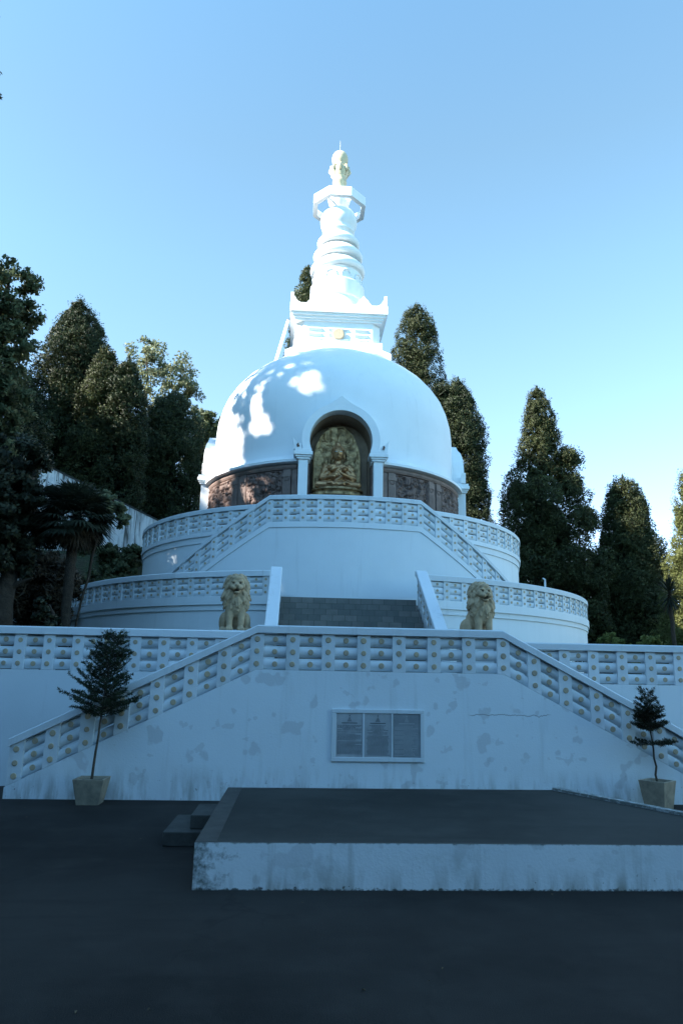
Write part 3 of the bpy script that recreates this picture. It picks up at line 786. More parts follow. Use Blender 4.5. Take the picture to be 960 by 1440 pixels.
mb = MB(); mb.lathe([(.0, 25.08), (.37, 25.09), (.37, 25.2), (.31, 25.3), (.31, 25.75), (.35, 25.82), (.35, 25.95), (.32, 26.05), (.36, 26.2), (.43, 26.4), (.45, 26.5), (.42, 26.62), (.34, 26.72), (.35, 26.8), (.33, 26.9),
                       (.36, 26.98), (.39, 27.1), (.405, 27.25), (.38, 27.4), (.31, 27.54), (.19, 27.64), (.06, 27.69), (.03, 27.74), (0, 27.75)], 48)
fin = mb.build('finial', M['gold'], S)
for k in range(8):
    a = 2*PI*k/8; ca, sa = math.sin(a), -math.cos(a); mb = MB()
    mb.tube([(.33*ca, .33*sa, 26.22), (.47*ca, .47*sa, 26.5), (.40*ca, .40*sa, 26.74), (.46*ca, .46*sa, 26.84)], [.05, .10, .09, .03], 6); mb.build('petal', M['gold'], fin)
mb = MB(); mb.tube([(0, 0, 27.7), (0, 0, 28.35)], [.018, .010], 6); mb.build('lightning_rod', M['metal'], S)

# ------------------------------------------------------------------ blobs (statues)
def ell(mb, c, r, rot=None, seg=16):
    vs = []; fs = []; n = seg; mrow = seg//2
    for i in range(mrow+1):
        p = PI*i/mrow
        for j in range(n):
            a = 2*PI*j/n; v = Vector((r[0]*math.sin(p)*math.cos(a), r[1]*math.sin(p)*math.sin(a), r[2]*math.cos(p)))
            if rot is not None: v = rot @ v
            vs.append(tuple(Vector(c)+v))
    for i in range(mrow):
        for j in range(n):
            fs.append((i*n+j, i*n+(j+1) % n, (i+1)*n+(j+1) % n, (i+1)*n+j))
    mb.add(vs, fs)
def cap_(mb, a, b_, ra, rb, n=5):
    a, b_ = Vector(a), Vector(b_)
    for i in range(n+1):
        t_ = i/n; rr = ra+(rb-ra)*t_; ell(mb, a.lerp(b_, t_), (rr, rr, rr), seg=12)
    mb.tube([a, b_], [ra, rb], 12)
def blob(mb, name, mat, parent, voxel, smooth=4, xf=None, disp=None):
    if xf is not None: mb.v = [tuple(xf @ Vector(p)) for p in mb.v]
    o = mb.build(name, mat, parent)
    m1 = o.modifiers.new('r', 'REMESH'); m1.mode = 'VOXEL'; m1.voxel_size = voxel
    if smooth:
        m2 = o.modifiers.new('s', 'SMOOTH'); m2.factor = .5; m2.iterations = smooth
    frozen(o); me = o.data
    if not me.materials: me.materials.append(mat)
    if disp:
        n = len(me.vertices); co = np.zeros(n*3, np.float32); me.vertices.foreach_get('co', co)
        no = np.zeros(n*3, np.float32); me.vertices.foreach_get('normal', no)
        co = co.reshape(-1, 3); no = no.reshape(-1, 3); co = co+no*disp(co)[:, None]
        me.vertices.foreach_set('co', co.astype(np.float32).ravel()); me.update()
    me.polygons.foreach_set('use_smooth', [True]*len(me.polygons))
    return o

# ---- seated buddha in the niche
B = thing('buddha_statue', (-.08, -5.0, 8.78), 'seated golden Buddha statue with hands at the chest inside the arched niche', 'statue')
xf = Matrix.Translation((-.08, -5.12, 8.78)) @ Matrix.Scale(1.0, 4)
mb = MB()
ell(mb, (0, .05, .16), (.46, .34, .2)); ell(mb, (0, .05, .5), (.33, .24, .45)); ell(mb, (0, .03, .80), (.43, .25, .24))
ell(mb, (-.2, -.14, .82), (.19, .12, .15)); ell(mb, (.2, -.14, .82), (.19, .12, .15))
cap_(mb, (0, .02, .95), (0, 0, 1.16), .125, .10)
for sg in (-1, 1):
    ell(mb, (sg*.40, .06, .62), (.22, .17, .36)); ell(mb, (sg*.44, .02, .36), (.2, .2, .2))
    cap_(mb, (sg*.44, .04, .88), (sg*.60, -.04, .42), .145, .12); cap_(mb, (sg*.60, -.04, .42), (sg*.15, -.37, .47+.05*sg), .10, .062)
    cap_(mb, (sg*.22, -.02, .14), (sg*.74, -.26, .12), .2, .13); cap_(mb, (sg*.74, -.26, .12), (-sg*.18, -.46, .11), .13, .085)
    ell(mb, (-sg*.28, -.46, .15), (.15, .07, .06))
    # hand: palm, four fingers, thumb
    px, pz = sg*.075, .53+.05*sg
    ell(mb, (px, -.40, pz), (.05, .035, .075))
    for f in range(4):
        x0 = px+(f-1.5)*.024; L = (.085, .10, .095, .075)[f]
        cap_(mb, (x0, -.41, pz+.055), (x0-sg*.015, -.43, pz+.055+L*.55), .0135, .0125, 2)
        cap_(mb, (x0-sg*.015, -.43, pz+.055+L*.55), (x0-sg*.02, -.40, pz+.055+L), .0125, .011, 2)
    cap_(mb, (px-sg*.04, -.41, pz), (px-sg*.075, -.44, pz+.05), .016, .013, 2)
# head, modelled about the neck and enlarged to the statue's proportions
HM = MB(); body_mb, mb = mb, HM
ell(mb, (0, -.04, 1.33), (.175, .195, .215)); ell(mb, (0, -.10, 1.22), (.11, .11, .10)); ell(mb, (0, -.09, 1.33), (.165, .15, .15))
ell(mb, (0, -.245, 1.30), (.028, .035, .055)); ell(mb, (0, -.235, 1.225), (.055, .02, .014)); ell(mb, (0, -.225, 1.195), (.045, .02, .014))
for sg in (-1, 1):
    ell(mb, (sg*.18, .0, 1.27), (.03, .05, .13)); ell(mb, (sg*.07, -.222, 1.36), (.042, .022, .016)); ell(mb, (sg*.075, -.218, 1.40), (.055, .022, .010))
HS = Matrix.Translation((0, 0, 1.08)) @ Matrix.Scale(1.3, 4) @ Matrix.Translation((0, 0, -1.10))
mb.v = [tuple(HS @ Vector(p)) for p in mb.v]; body_mb.add(mb.v, mb.f); mb = body_mb
cap_(mb, (0, .03, .92), (0, .0, 1.2), .16, .13)
def folds(co):
    x, y, z = co[:, 0], co[:, 1], co[:, 2]      # local to the statue origin
    robe = sstep((1.0-z)/.1)*sstep((np.abs(z-.6)-.0)/.02)
    return .010*np.sin((z*1.0+np.abs(x-.25)*.7)*38)*robe*(np.abs(y+.5) > .12)
bd = blob(mb, 'body', M['statue'], B, .014, 2, xf, folds)
mb = MB(); ell(mb, (0, .035, 1.455), (.182, .178, .15)); ell(mb, (0, .02, 1.62), (.095, .095, .10))
rr = random.Random(2)
for i in range(150):
    a = i*2.39996; t_ = i/150; zz = .17*t_; q = math.sqrt(max(0, 1-t_**2))
    if math.sin(a)*q*.195 < -.14 and zz < .10: continue
    ell(mb, (.182*q*math.cos(a), .178*q*math.sin(a)+.035, 1.455+zz*.9), (.02, .02, .02), seg=6)
mb.v = [tuple(xf @ (HS @ Vector(p))) for p in mb.v]; mb.sm = [True]*len(mb.sm)
mb.build('hair', M['statue'], B)
mb = MB()
for sg in (-1, 1): ell(mb, (sg*.072, -.228, 1.352), (.040, .016, .013), seg=10)
mb.v = [tuple(xf @ (HS @ Vector(p))) for p in mb.v]; mb.build('eyes', simple('painted_statue_eyes', (.6, .6, .55), .4, .05, 3, 0, 0), B)
# lotus seat and pedestal
mb = MB(); mb.box(-1.08, .92, -5.68, -4.5, 6.705, 8.45); mb.build('pedestal', M['niche'], B, bevel=.02)
mb = MB()
ringe = lambda k, z: [(-.08+.98*k*math.cos(2*PI*i/40)*(1+.03*(i % 2)), -5.05+.62*k*math.sin(2*PI*i/40)*(1+.03*(i % 2)), z) for i in range(40)]
mb.loft([ringe(.92, 8.453), ringe(1., 8.5), ringe(.98, 8.6), ringe(.88, 8.66), ringe(.98, 8.72), ringe(.93, 8.80)]); mb.build('lotus_seat', M['mandorla'], B, bevel=.01)
# mandorla
def mand_x(z):      # half width at height
    t_ = np.clip((z-8.7)/(11.38-8.7), 0, 1)
    return .92*np.where(t_ < .45, 1., np.sqrt(np.clip(1-(np.clip(t_-.45, 0, 1)/.55)**2.1, 0, 1)))
nv, nu = 110, 84
Tz = np.linspace(0, 1, nv); Zm = 8.7+(11.38-8.7)*(1-(1-Tz)**1.25)
Um, Zz = np.meshgrid(np.linspace(-1, 1, nu), Zm)
Xm = Um*np.maximum(mand_x(Zz), .015)
Hh = relief_height(Xm*1.0, Zz, 77, 1.3)*.06
edge = (np.abs(Um) > .9) | (Tz[:, None] > .97); Hh = np.where(edge, .075, Hh); Hh[:, 0] = Hh[:, -1] = -.1; Hh[-1] = -.1
V = np.stack([Xm-.10, -4.72-Hh, Zz], -1).reshape(-1, 3); ix = np.arange(nu*nv).reshape(nv, nu)
mo = arr_mesh('mandorla', V, np.stack([ix[:-1, :-1], ix[:-1, 1:], ix[1:, 1:], ix[1:, :-1]], -1).reshape(-1, 4), M['mandorla'], B, smooth=True)
mo['label'] = 'pointed gold backplate carved with scrolls'
md = mo.modifiers.new('t', 'SOLIDIFY'); md.thickness = .1; md.offset = -1

# ---- lions
def lion(loc, rz, label, sc=1.0):
    L = thing('lion_statue', loc, label, 'lion statue', 'seated guardian lions')
    xf = Matrix.Translation(loc) @ Matrix.Rotation(rz, 4, 'Z') @ Matrix.Scale(sc, 4)
    mb = MB()
    for sg in (-1, 1):
        cap_(mb, (sg*.135, -.27, .10), (sg*.145, -.20, .62), .075, .115, 6); ell(mb, (sg*.135, -.33, .055), (.10, .15, .065))
        for k in (-1, 0, 1): ell(mb, (sg*.135+k*.055, -.45, .045), (.034, .05, .045))
        ell(mb, (sg*.26, .20, .24), (.13, .28, .25)); ell(mb, (sg*.28, -.05, .055), (.095, .18, .06))
        for k in (-1, 0, 1): ell(mb, (sg*.28+k*.05, -.20, .045), (.032, .05, .04))
        ell(mb, (sg*.19, -.10, 1.30), (.06, .04, .075))                                   # ear
        ell(mb, (sg*.085, -.375, 1.185), (.065, .05, .028)); ell(mb, (sg*.075, -.44, 1.03), (.07, .07, .06)); ell(mb, (sg*.13, -.33, 1.08), (.08, .09, .09))
    ell(mb, (0, -.06, .66), (.27, .26, .36)); ell(mb, (0, .16, .42), (.26, .34, .36)); ell(mb, (0, -.16, .62), (.24, .2, .3))
    ell(mb, (0, -.18, 1.13), (.20, .22, .20)); ell(mb, (0, -.38, 1.08), (.085, .13, .075)); ell(mb, (0, -.495, 1.085), (.055, .035, .035)); ell(mb, (0, -.30, 1.26), (.13, .1, .07))
    ell(mb, (0, -.39, .915), (.075, .08, .04)); ell(mb, (0, -.30, .95), (.12, .1, .07))
    cap_(mb, (.12, .45, .1), (.36, .30, .07), .05, .045); ell(mb, (.40, .2, .08), (.06, .1, .06))
    blob(mb, 'body', M['lion'], L, .018, 2, xf)
    mb = MB(); rr = random.Random(4)
    ell(mb, (0, -.06, 1.12), (.275, .21, .285)); ell(mb, (0, -.10, .85), (.30, .27, .28)); ell(mb, (0, -.16, .68), (.26, .2, .2))
    for i in range(420):
        a = rr.uniform(0, 2*PI); v = rr.uniform(-.98, .98); q = math.sqrt(1-v*v); d = Vector((q*math.cos(a), q*math.sin(a), v))
        if rr.random() < .45: c, r = Vector((0, -.06, 1.12)), (.285, .22, .29)
        elif rr.random() < .65: c, r = Vector((0, -.10, .85)), (.31, .28, .29)
        else: c, r = Vector((0, -.16, .68)), (.27, .21, .22)
        p = c+Vector((d.x*r[0], d.y*r[1], d.z*r[2]))
        if p.y < -.22 and (p.x/.17)**2+((p.z-1.08)/.20)**2 < 1: continue      # leave the face free
        out_ = (p-Vector((0, -.1, p.z))).normalized(); e = p+out_*.025+Vector((p.x*.12, -.01, -.075))
        cap_(mb, p, e, .036, .014, 2)
    blob(mb, 'mane', M['lion'], L, .018, 1, xf)
    mb = MB()
    for sg in (-1, 1): ell(mb, (sg*.082, -.405, 1.145), (.030, .022, .017), seg=8)
    mb.v = [tuple(xf @ Vector(p)) for p in mb.v]
    mb2 = MB(); ell(mb2, (0, -.44, .965), (.062, .045, .020), seg=10); mb2.v = [tuple(xf @ Vector(p)) for p in mb2.v]
    mb.build('eyes', M['lion_dark'], L); mb2.build('mouth', M['lion_dark'], L)
    return L
for x, y, z, rz, lab, lp in ((-2.94, -13.1, 3.0, .10, 'seated ochre stone lion with curly mane left of the slate stairs', 'white square pedestal under the left stone lion'),
                             (3.10, -13.0, 2.98, .22, 'seated ochre stone lion with curly mane right of the slate stairs', 'white square pedestal under the right stone lion')):
    mb = MB(); mb.box(x-.45, x+.45, y-.62, y+.62, 1.95, z-.12); mb.box(x-.50, x+.50, y-.67, y+.67, z-.118, z)
    props(mb.build('pedestal', M['white_rail'], loc=(x, y, 1.95), bevel=.015), lp, 'pedestal', 'lion pedestals')
    lion((x, y, z), rz, lab, 1.0)

# ------------------------------------------------------------------ vegetation
def unit(v): return v/np.maximum(np.linalg.norm(v, axis=-1, keepdims=True), 1e-6)
def leaf_quads(C, R, per, size, rng, aspect=.45, out=1., squash=1., shell=.55, tint=None, down=0., sprays=True):
    """per little diamond leaves in each clump (C centre, R radius) -> V, F, tint"""
    n = len(C); k = n*per
    c = np.repeat(C, per, 0); r = np.repeat(R, per)
    d = unit(rng.normal(size=(k, 3))); rad_ = (shell+(1-shell)*rng.rand(k)**.7)
    off = d*(rad_*r)[:, None]; off[:, 2] *= squash
    p = c+off
    ax = unit(d*out+rng.normal(size=(k, 3))*.6+np.array([0, 0, -down]))
    sd = unit(np.cross(ax, rng.normal(size=(k, 3))))
    s = size*(.6+.8*rng.rand(k))[:, None]
    a = ax*s*.5; b_ = sd*s*.5*aspect
    V = np.stack([p-a, p+b_-a*.1, p+a, p-b_-a*.1], 1).reshape(-1, 3)
    F = np.arange(k*4).reshape(-1, 4)
    ct = rng.rand(n) if tint is None else tint
    T = np.clip(np.repeat(ct, per)*.7+rng.rand(k)*.3, 0, 1)
    return V, F, T, unit(d+rng.normal(size=(k, 3))*.22)
def blockers(C, R, rng, per=10):  # dark inner quads added to stop light passing through a crown
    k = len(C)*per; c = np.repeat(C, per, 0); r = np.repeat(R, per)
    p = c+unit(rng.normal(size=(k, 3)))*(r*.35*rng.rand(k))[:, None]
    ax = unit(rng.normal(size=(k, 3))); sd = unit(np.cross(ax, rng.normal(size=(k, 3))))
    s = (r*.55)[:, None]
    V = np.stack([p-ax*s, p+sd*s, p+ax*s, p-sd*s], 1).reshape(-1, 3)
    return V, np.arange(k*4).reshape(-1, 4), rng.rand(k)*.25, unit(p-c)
def crown(parts, mat, parent, name='crown'):
    Vs, Fs, Ts, Ns = [], [], [], []; o = 0
    for V, F, T, Q in parts:
        Vs.append(V); Fs.append(F+o); Ts.append(T); Ns.append(Q); o += len(V)
    return arr_mesh(name, np.concatenate(Vs), np.concatenate(Fs), mat, parent, np.concatenate(Ts), puff=np.concatenate(Ns))
def trunk_mesh(base, top, r0, r1, rng, mat, parent, limbs=6, lr=2., start=.35, name='trunk', wob=.15):
    mb = MB(); base = Vector(base); top = Vector(top); n = 9; pts = []; rs = []
    for i in range(n+1):
        t_ = i/n; p = base.lerp(top, t_)+Vector((rng.normal()*wob*t_, rng.normal()*wob*t_, 0)); pts.append(p); rs.append(r0+(r1-r0)*t_+(.35*r0 if i == 0 else 0))
    mb.tube(pts, rs, 10)
    for i in range(limbs):
        t_ = start+(1-start)*.95*(i+.5)/limbs; k = min(n-1, int(t_*n)); p = pts[k].lerp(pts[k+1], t_*n-k)
        a = rng.rand()*2*PI; L = lr*(1.1-t_)*(0.7+.5*rng.rand()); q = Vector((math.cos(a)*L, math.sin(a)*L, L*(.25+.3*rng.rand())))
        rr = (r0+(r1-r0)*t_)*.45
        mb.tube([p, p+q*.5+Vector((0, 0, .06*L)), p+q], [rr, rr*.65, rr*.2], 6)
    return mb.build(name, mat, parent)

def line_dist(P, q):
    d = np.array(sd); v = P-np.array(q); return np.linalg.norm(v-(v@d)[:, None]*d, axis=1)
def conifer(x, y, zb, zt, env, mat, label, seed, n=420, per=150, leaf=.20, fine=1.7, cr=.62, lean=0., group='dark conifers behind the stupa', cat='tree', name='conifer', extra=(), lobes=.28, zc=None, holes=0., gaps=()):
    """env: [(t, radius)]; zc: z where the foliage starts"""
    rng = np.random.RandomState(seed)
    if leaf < .5: leaf = leaf/fine*1.12; per = int(per*fine)
    t = thing(name, (x, y, zb), label, cat, group)
    zc = zb if zc is None else zc
    et = np.array([e[0] for e in env]); er = np.array([e[1] for e in env])
    tt = []; 
    while len(tt) < n:
        q = rng.rand()
        if rng.rand() < (np.interp(q, et, er)/er.max())**.8+.08: tt.append(q)
    tt = np.array(tt); r = np.interp(tt, et, er); a = rng.rand(n)*2*PI
    lob = 1+lobes*(2*vnoise(a*1.9/PI*2+seed, tt*9+seed*3., seed)-1)
    rr = r*lob*(.45+.55*np.sqrt(rng.rand(n)))
    C = np.stack([x+lean*tt+rr*np.cos(a), y+rr*np.sin(a), zc+(zt-zc)*tt], 1)
    R = cr*(.65+.7*rng.rand(n))*(.30+.70*np.minimum(1, r/er.max()*1.5))
    keep = vnoise(C[:, 0]*.7+50, C[:, 2]*.7+50, seed+5) > holes
    keep |= tt > .8
    C, R = C[keep], R[keep]
    parts = [leaf_quads(C, R, per, leaf, rng, .5, 1., 1., .7)]
    if leaf < .5:          # ragged sprigs standing out of the outline
        k = int(n*1.6); t3 = rng.rand(k)**.85; r3 = np.interp(t3, et, er); a3 = rng.rand(k)*2*PI
        l3 = 1+lobes*(2*vnoise(a3*1.9/PI*2+seed, t3*9+seed*3., seed)-1)
        r3 = r3*l3*(.92+.22*rng.rand(k))+.10+.12*rng.rand(k)
        Cs = np.stack([x+lean*t3+r3*np.cos(a3), y+r3*np.sin(a3), zc+(zt-zc)*t3+.25*rng.rand(k)], 1)
        parts.append(leaf_quads(Cs, .13+.20*rng.rand(k), 34, leaf*.95, rng, .35, 1.2, 1.5, .1, down=-.5))
        q = np.linspace(0, 1, 7); parts.append(leaf_quads(np.stack([x+lean+0*q, y+0*q, zt-.3+.75*q], 1), .26*(1-q)+.05, 46, leaf*.9, rng, .35, 1.1, 1.4, .1))
    for ex, ey, ez, rad_, cnt in extra:
        d = unit(rng.normal(size=(cnt, 3)))*(rad_*rng.rand(cnt)**.4)[:, None]; d[:, 2] *= .85
        Cx = np.array([ex, ey, ez])+d; Rx = cr*(.7+.6*rng.rand(cnt)); parts.append(leaf_quads(Cx, Rx, per, leaf, rng, .5)); parts.append(blockers(Cx, Rx, rng, 3))
    m2 = 60; t2 = rng.rand(m2)*.9; r2 = np.interp(t2, et, er)*.42; a2 = rng.rand(m2)*2*PI
    Ci = np.stack([x+lean*t2+r2*np.cos(a2)*rng.rand(m2), y+r2*np.sin(a2)*rng.rand(m2), zc+(zt-zc)*t2], 1)
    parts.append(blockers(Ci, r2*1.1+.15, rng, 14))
    if gaps:          # leaves cut away along sun lines to let sun patches through
        res = []
        for V, F, T, Q in parts:
            c = V.reshape(-1, 4, 3).mean(1); ext = np.linalg.norm(V.reshape(-1, 4, 3)[:, 0]-c, axis=1); k_ = np.ones(len(c), bool)
            for gp, gr in gaps: k_ &= line_dist(c, gp) > gr+np.minimum(ext, .5)*.75
            res.append((V.reshape(-1, 4, 3)[k_].reshape(-1, 3), np.arange(k_.sum()*4).reshape(-1, 4), T[k_], Q[k_]))
        parts = res
    crown(parts, mat, t)
    trunk_mesh((x, y, zb-.3), (x+lean*.9, y, zb+(zt-zb)*.93), .10+.018*(zt-zb), .03, rng, M['bark'], t, 10, er.max()*.8, .2)
    return t

def broadtree(x, y, zb, ctr, mat, label, seed, per=90, leaf=.22, trunk=.3, group=None, name='broadleaf_tree', cat='tree', aspect=.55, shell=.35, block=6, limb=2.5, fill=1., bark='bark', cr=(.45, .95)):
    """ctr: list of (x, y, z, radius, clumps)"""
    rng = np.random.RandomState(seed); t = thing(name, (x, y, zb), label, cat, group)
    parts = []
    for cx, cy, cz, R0, cnt in ctr:
        d = unit(rng.normal(size=(cnt, 3)))*(R0*rng.rand(cnt)**.45)[:, None]
        C = np.array([cx, cy, cz])+d*np.array([1, 1, .9]); R = R0*(cr[0]+(cr[1]-cr[0])*rng.rand(cnt))*.42
        parts.append(leaf_quads(C, R, per, leaf, rng, aspect, .6, .8, shell))
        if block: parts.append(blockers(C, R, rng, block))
    crown(parts, mat, t)
    top = max(ctr, key=lambda c: c[2])
    if trunk: trunk_mesh((x, y, zb-.2), (top[0], top[1], top[2]+top[3]*.3), trunk, .05, rng, M[bark], t, 9, limb, .35, wob=.1)
    return t

GL = 'tall trees on the hillside left of the stupa'
GR = 'dark trees right of the stupa'
cone = [(0, .9), (.15, 1.), (.4, .85), (.65, .62), (.85, .34), (.96, .16), (1, .06)]
def env_(R, pts=cone): return [(t, R*r) for t, r in pts]
# left hillside
conifer(-16.2, 12.9, hz(-16.2, 12.9), 25.5, env_(2.7, [(0, .8), (.3, 1.), (.6, .95), (.75, .75), (.88, .45), (1, .1)]), M['conifer'], 'tallest dark conifer left of the stupa, with a broad pointed top', 21, n=520, per=170, cr=.75, group=GL)
conifer(-13.5, 10.5, hz(-13.5, 10.5), 21.2, env_(1.55, [(0, .9), (.4, 1.), (.7, .95), (.85, .6), (1, .1)]), M['conifer_olive'], 'narrow olive conifer just right of the tallest left conifer', 22, n=300, cr=.6, group=GL)
conifer(-12.0, 9.9, hz(-12, 9.9), 20.3, env_(1.15, [(0, 1), (.5, 1.), (.75, .9), (.9, .5), (1, .1)]), M['conifer'], 'slim dark conifer in front of the pale leafy tree', 23, n=260, cr=.52, group=GL)
conifer(-10.3, 15.5, hz(-10.3, 15.5), 20.2, env_(2.4, [(0, 1), (.4, 1.), (.7, .85), (.9, .55), (1, .25)]), M['conifer'], 'wide dark conifer below the pale leafy tree beside the dome', 24, n=420, per=160, cr=.75, group=GL)
conifer(-12.6, 14.6, hz(-12.6, 14.6), 17.4, env_(2.2, [(0, 1), (.4, 1.), (.7, .85), (.9, .6), (1, .3)]), M['conifer'], 'low dark conifer filling the gap below the slim left conifers', 29, n=300, per=150, cr=.75, group=GL)
conifer(-18.3, 12.0, hz(-18.3, 12), 19.0, env_(2.2), M['conifer'], 'dark conifer half hidden behind the leafy tree at the left edge', 30, n=320, per=150, cr=.75, group=GL)
broadtree(-13.2, 23, hz(-13.2, 23), [(-14.0, 23, 26.6, 1.8, 20), (-12.4, 23, 25.6, 2.2, 24), (-10.9, 23, 23.9, 1.7, 17), (-12.6, 23, 23.2, 2.2, 24), (-11.0, 22.8, 21.2, 1.7, 24), (-13.2, 23, 20.5, 2.2, 24)], M['decid'],
          'pale silvery leafy tree rising behind the slim conifers', 25, per=95, leaf=.23, trunk=.35, group=GL, block=0, shell=.2, limb=4.2)
broadtree(-9.8, 28.6, hz(-9.8, 28.6), [(-9.7, 28.6, 23.2, 1.5, 30), (-9.0, 28.4, 21.2, 1.9, 40), (-10.2, 28, 20, 1.6, 30), (-8.5, 28, 18.5, 2.2, 34)], M['broad'], 'round brownish tree peeping out at the left edge of the dome', 26, per=110, leaf=.26, group=GL, block=4)
broadtree(-12.3, -8.0, hz(-12.3, -8), [(-11.80, -7.98, 14.87, 1.20, 22), (-11.16, -8.07, 13.77, 0.92, 16), (-12.35, -7.98, 13.59, 1.56, 27), (-11.34, -8.07, 12.39, 0.92, 18), (-12.08, -7.98, 11.75, 1.38, 24), (-11.48, -7.98, 10.55, 1.10, 24), (-11.99, -7.98, 9.17, 1.38, 31), (-11.34, -7.98, 8.43, 0.92, 18)], M['broad'],
          'tall leafy tree cut by the left edge of the photo', 27, per=120, leaf=.14, trunk=.30, group=GL, block=1, limb=1.6, shell=.15)
conifer(-13.1, -4.6, hz(-13.1, -4.6), 13.6, env_(1.75, [(0, 1), (.5, 1.), (.8, .85), (1, .3)]), M['conifer'], 'dark conifer standing right behind the leafy tree at the left edge', 28, n=300, per=130, leaf=.17, cr=.6, group=GL)
# near left garden
broadtree(-12.2, -13.9, 1.97, [(-10.98, -13.29, 20.75, .42, 18), (-10.78, -13.15, 18.95, .38, 18), (-10.68, -13.12, 18.25, .40, 18), (-12.4, -13.9, 19.4, 1.2, 30), (-12.5, -14, 16.8, 1.1, 30), (-13.0, -14.2, 18.2, 1.3, 30)], M['conifer'],
          'tall tree beyond the left edge with twig tips at the upper left corner', 35, per=70, leaf=.13, trunk=.3, block=2, limb=1.2, shell=.1, aspect=.25, group=GL)
broadtree(-8.75, -12.1, 1.97, [(-9.0, -12.2, 7.2, 1.0, 34), (-8.45, -12.1, 6.4, .65, 26), (-9.2, -12.2, 6.2, 1.0, 34), (-8.5, -12.1, 5.5, .8, 30), (-9.2, -12.1, 5.0, 1.1, 36), (-8.55, -12.1, 4.7, .55, 18)], M['bushleaf'],
          'dark bushy tree with thick trunk at the left edge', 31, per=170, leaf=.115, trunk=.34, block=5, limb=.8, name='bushy_tree')
broadtree(-8.7, -9.0, 1.97, [(-8.9, -9.0, 4.6, .95, 30), (-8.75, -8.9, 4.35, .7, 26), (-8.95, -9, 3.6, .8, 30), (-9.6, -9, 4.0, .9, 26), (-8.9, -8.4, 5.0, .6, 16)], M['deadpalm'], 'brown thicket of dry leaves hanging behind the palm trunk', 32, per=150, leaf=.20, trunk=.1, block=8, limb=.6, name='thicket', cat='shrub', aspect=.25)
broadtree(-7.05, -14.2, 1.97, [(-7.1, -14.2, 3.35, .28, 16), (-6.95, -14.2, 3.0, .26, 14), (-7.2, -14.2, 2.7, .3, 14)], M['bushleaf'], 'small shrub with loose dark leaves in front of the palm trunk', 33, per=26, leaf=.12, trunk=.03, block=0, limb=.35, name='shrub', cat='shrub', aspect=.6, shell=.1)
broadtree(-9.0, 2.2, 1.97, [(-9.9, 3.2, 6.0, .9, 26), (-10.6, 1.2, 5.4, 1.2, 30), (-10.9, -1, 4.6, 1.2, 30), (-9.9, 6.0, 7.7, .9, 26), (-11, 5.2, 7.4, 1.0, 30), (-10.2, 4.4, 6.6, 1.0, 30), (-12.2, 6.0, 7.9, 1.0, 30), (-9.3, 6.6, 8.1, .5, 16), (-10.9, -2.5, 3.6, 1.1, 24)], M['broad'], 'leafy shrubs below the stained wall beside the upper terrace', 34, per=100, leaf=.17, trunk=.06, block=5, limb=.8, name='shrub', cat='shrub')

def fan_palm(x, y, zb, ztop, label, seed, R=.85, fronds=46, mat='palm', dead=26):
    rng = np.random.RandomState(seed); t = thing('palm_tree', (x, y, zb), label, 'palm tree')
    trunk_mesh((x, y, zb-.1), (x-.02, y, ztop-.1), .115, .135, rng, M['palm_bark'], t, 0, wob=.02)
    def fans(n, elev, mat_, name, Rk):
        V = []; F = []; T = []
        for i in range(n):
            a = i*2.39996+rng.rand()*.4; e = elev(i/n)+rng.normal()*.1
            d = np.array([math.cos(a)*math.cos(e), math.sin(a)*math.cos(e), math.sin(e)]); o = np.array([x, y, ztop])
            L = Rk*(.45+.2*rng.rand()); hub = o+d*L-np.array([0, 0, .12*L*L*(1 if e < .6 else .3)])
            s = np.array([-math.sin(a), math.cos(a), 0]); up = np.cross(d, s); tn = rng.rand()
            w = .012; b_ = len(V); V += [o-s*w, o+s*w, hub+s*w, hub-s*w]; F.append([b_, b_+1, b_+2, b_+3]); T.append(.1)
            m = 16
            for j in range(m):
                q = (j/(m-1)-.5)*2*1.75; ld = d*math.cos(q)+s*math.sin(q); Ll = Rk*.58*(1-.22*abs(q)/1.75)*(.85+.3*rng.rand())
                ld = ld-np.array([0, 0, .30*abs(q)*.4+.12]); wv = np.cross(ld, up)*.020/np.linalg.norm(np.cross(ld, up)+1e-9)*Rk/.85*1.3
                tip = hub+ld*Ll-np.array([0, 0, .10]); mid = hub+ld*Ll*.55
                b_ = len(V); V += [hub, mid+wv, tip, mid-wv]; F.append([b_, b_+1, b_+2, b_+3]); T.append(np.clip(tn*.6+rng.rand()*.4, 0, 1))
        arr_mesh(name, np.array(V), np.array(F), mat_, t, T)
    fans(fronds, lambda u: 1.35-1.75*u, M[mat], 'crown', R)
    if dead: fans(dead, lambda u: -.5-.75*u, M['deadpalm'], 'dry_fronds', R*.75)
    return t
fan_palm(-7.27, -12.1, 1.97, 5.95, 'dark fan palm with shaggy round crown left of the lower terrace', 41, R=1.05, fronds=110, dead=60)
broadtree(-7.34, -11.9, 1.97, [(-6.62, -11.6, 6.45, .42, 26), (-6.3, -11.6, 6.1, .3, 14)], M['decid'], 'slender plant with pale leaf tips rising just behind the fan palm', 42, per=70, leaf=.10, trunk=.016, block=2, limb=.3, name='garden_plant', cat='plant')

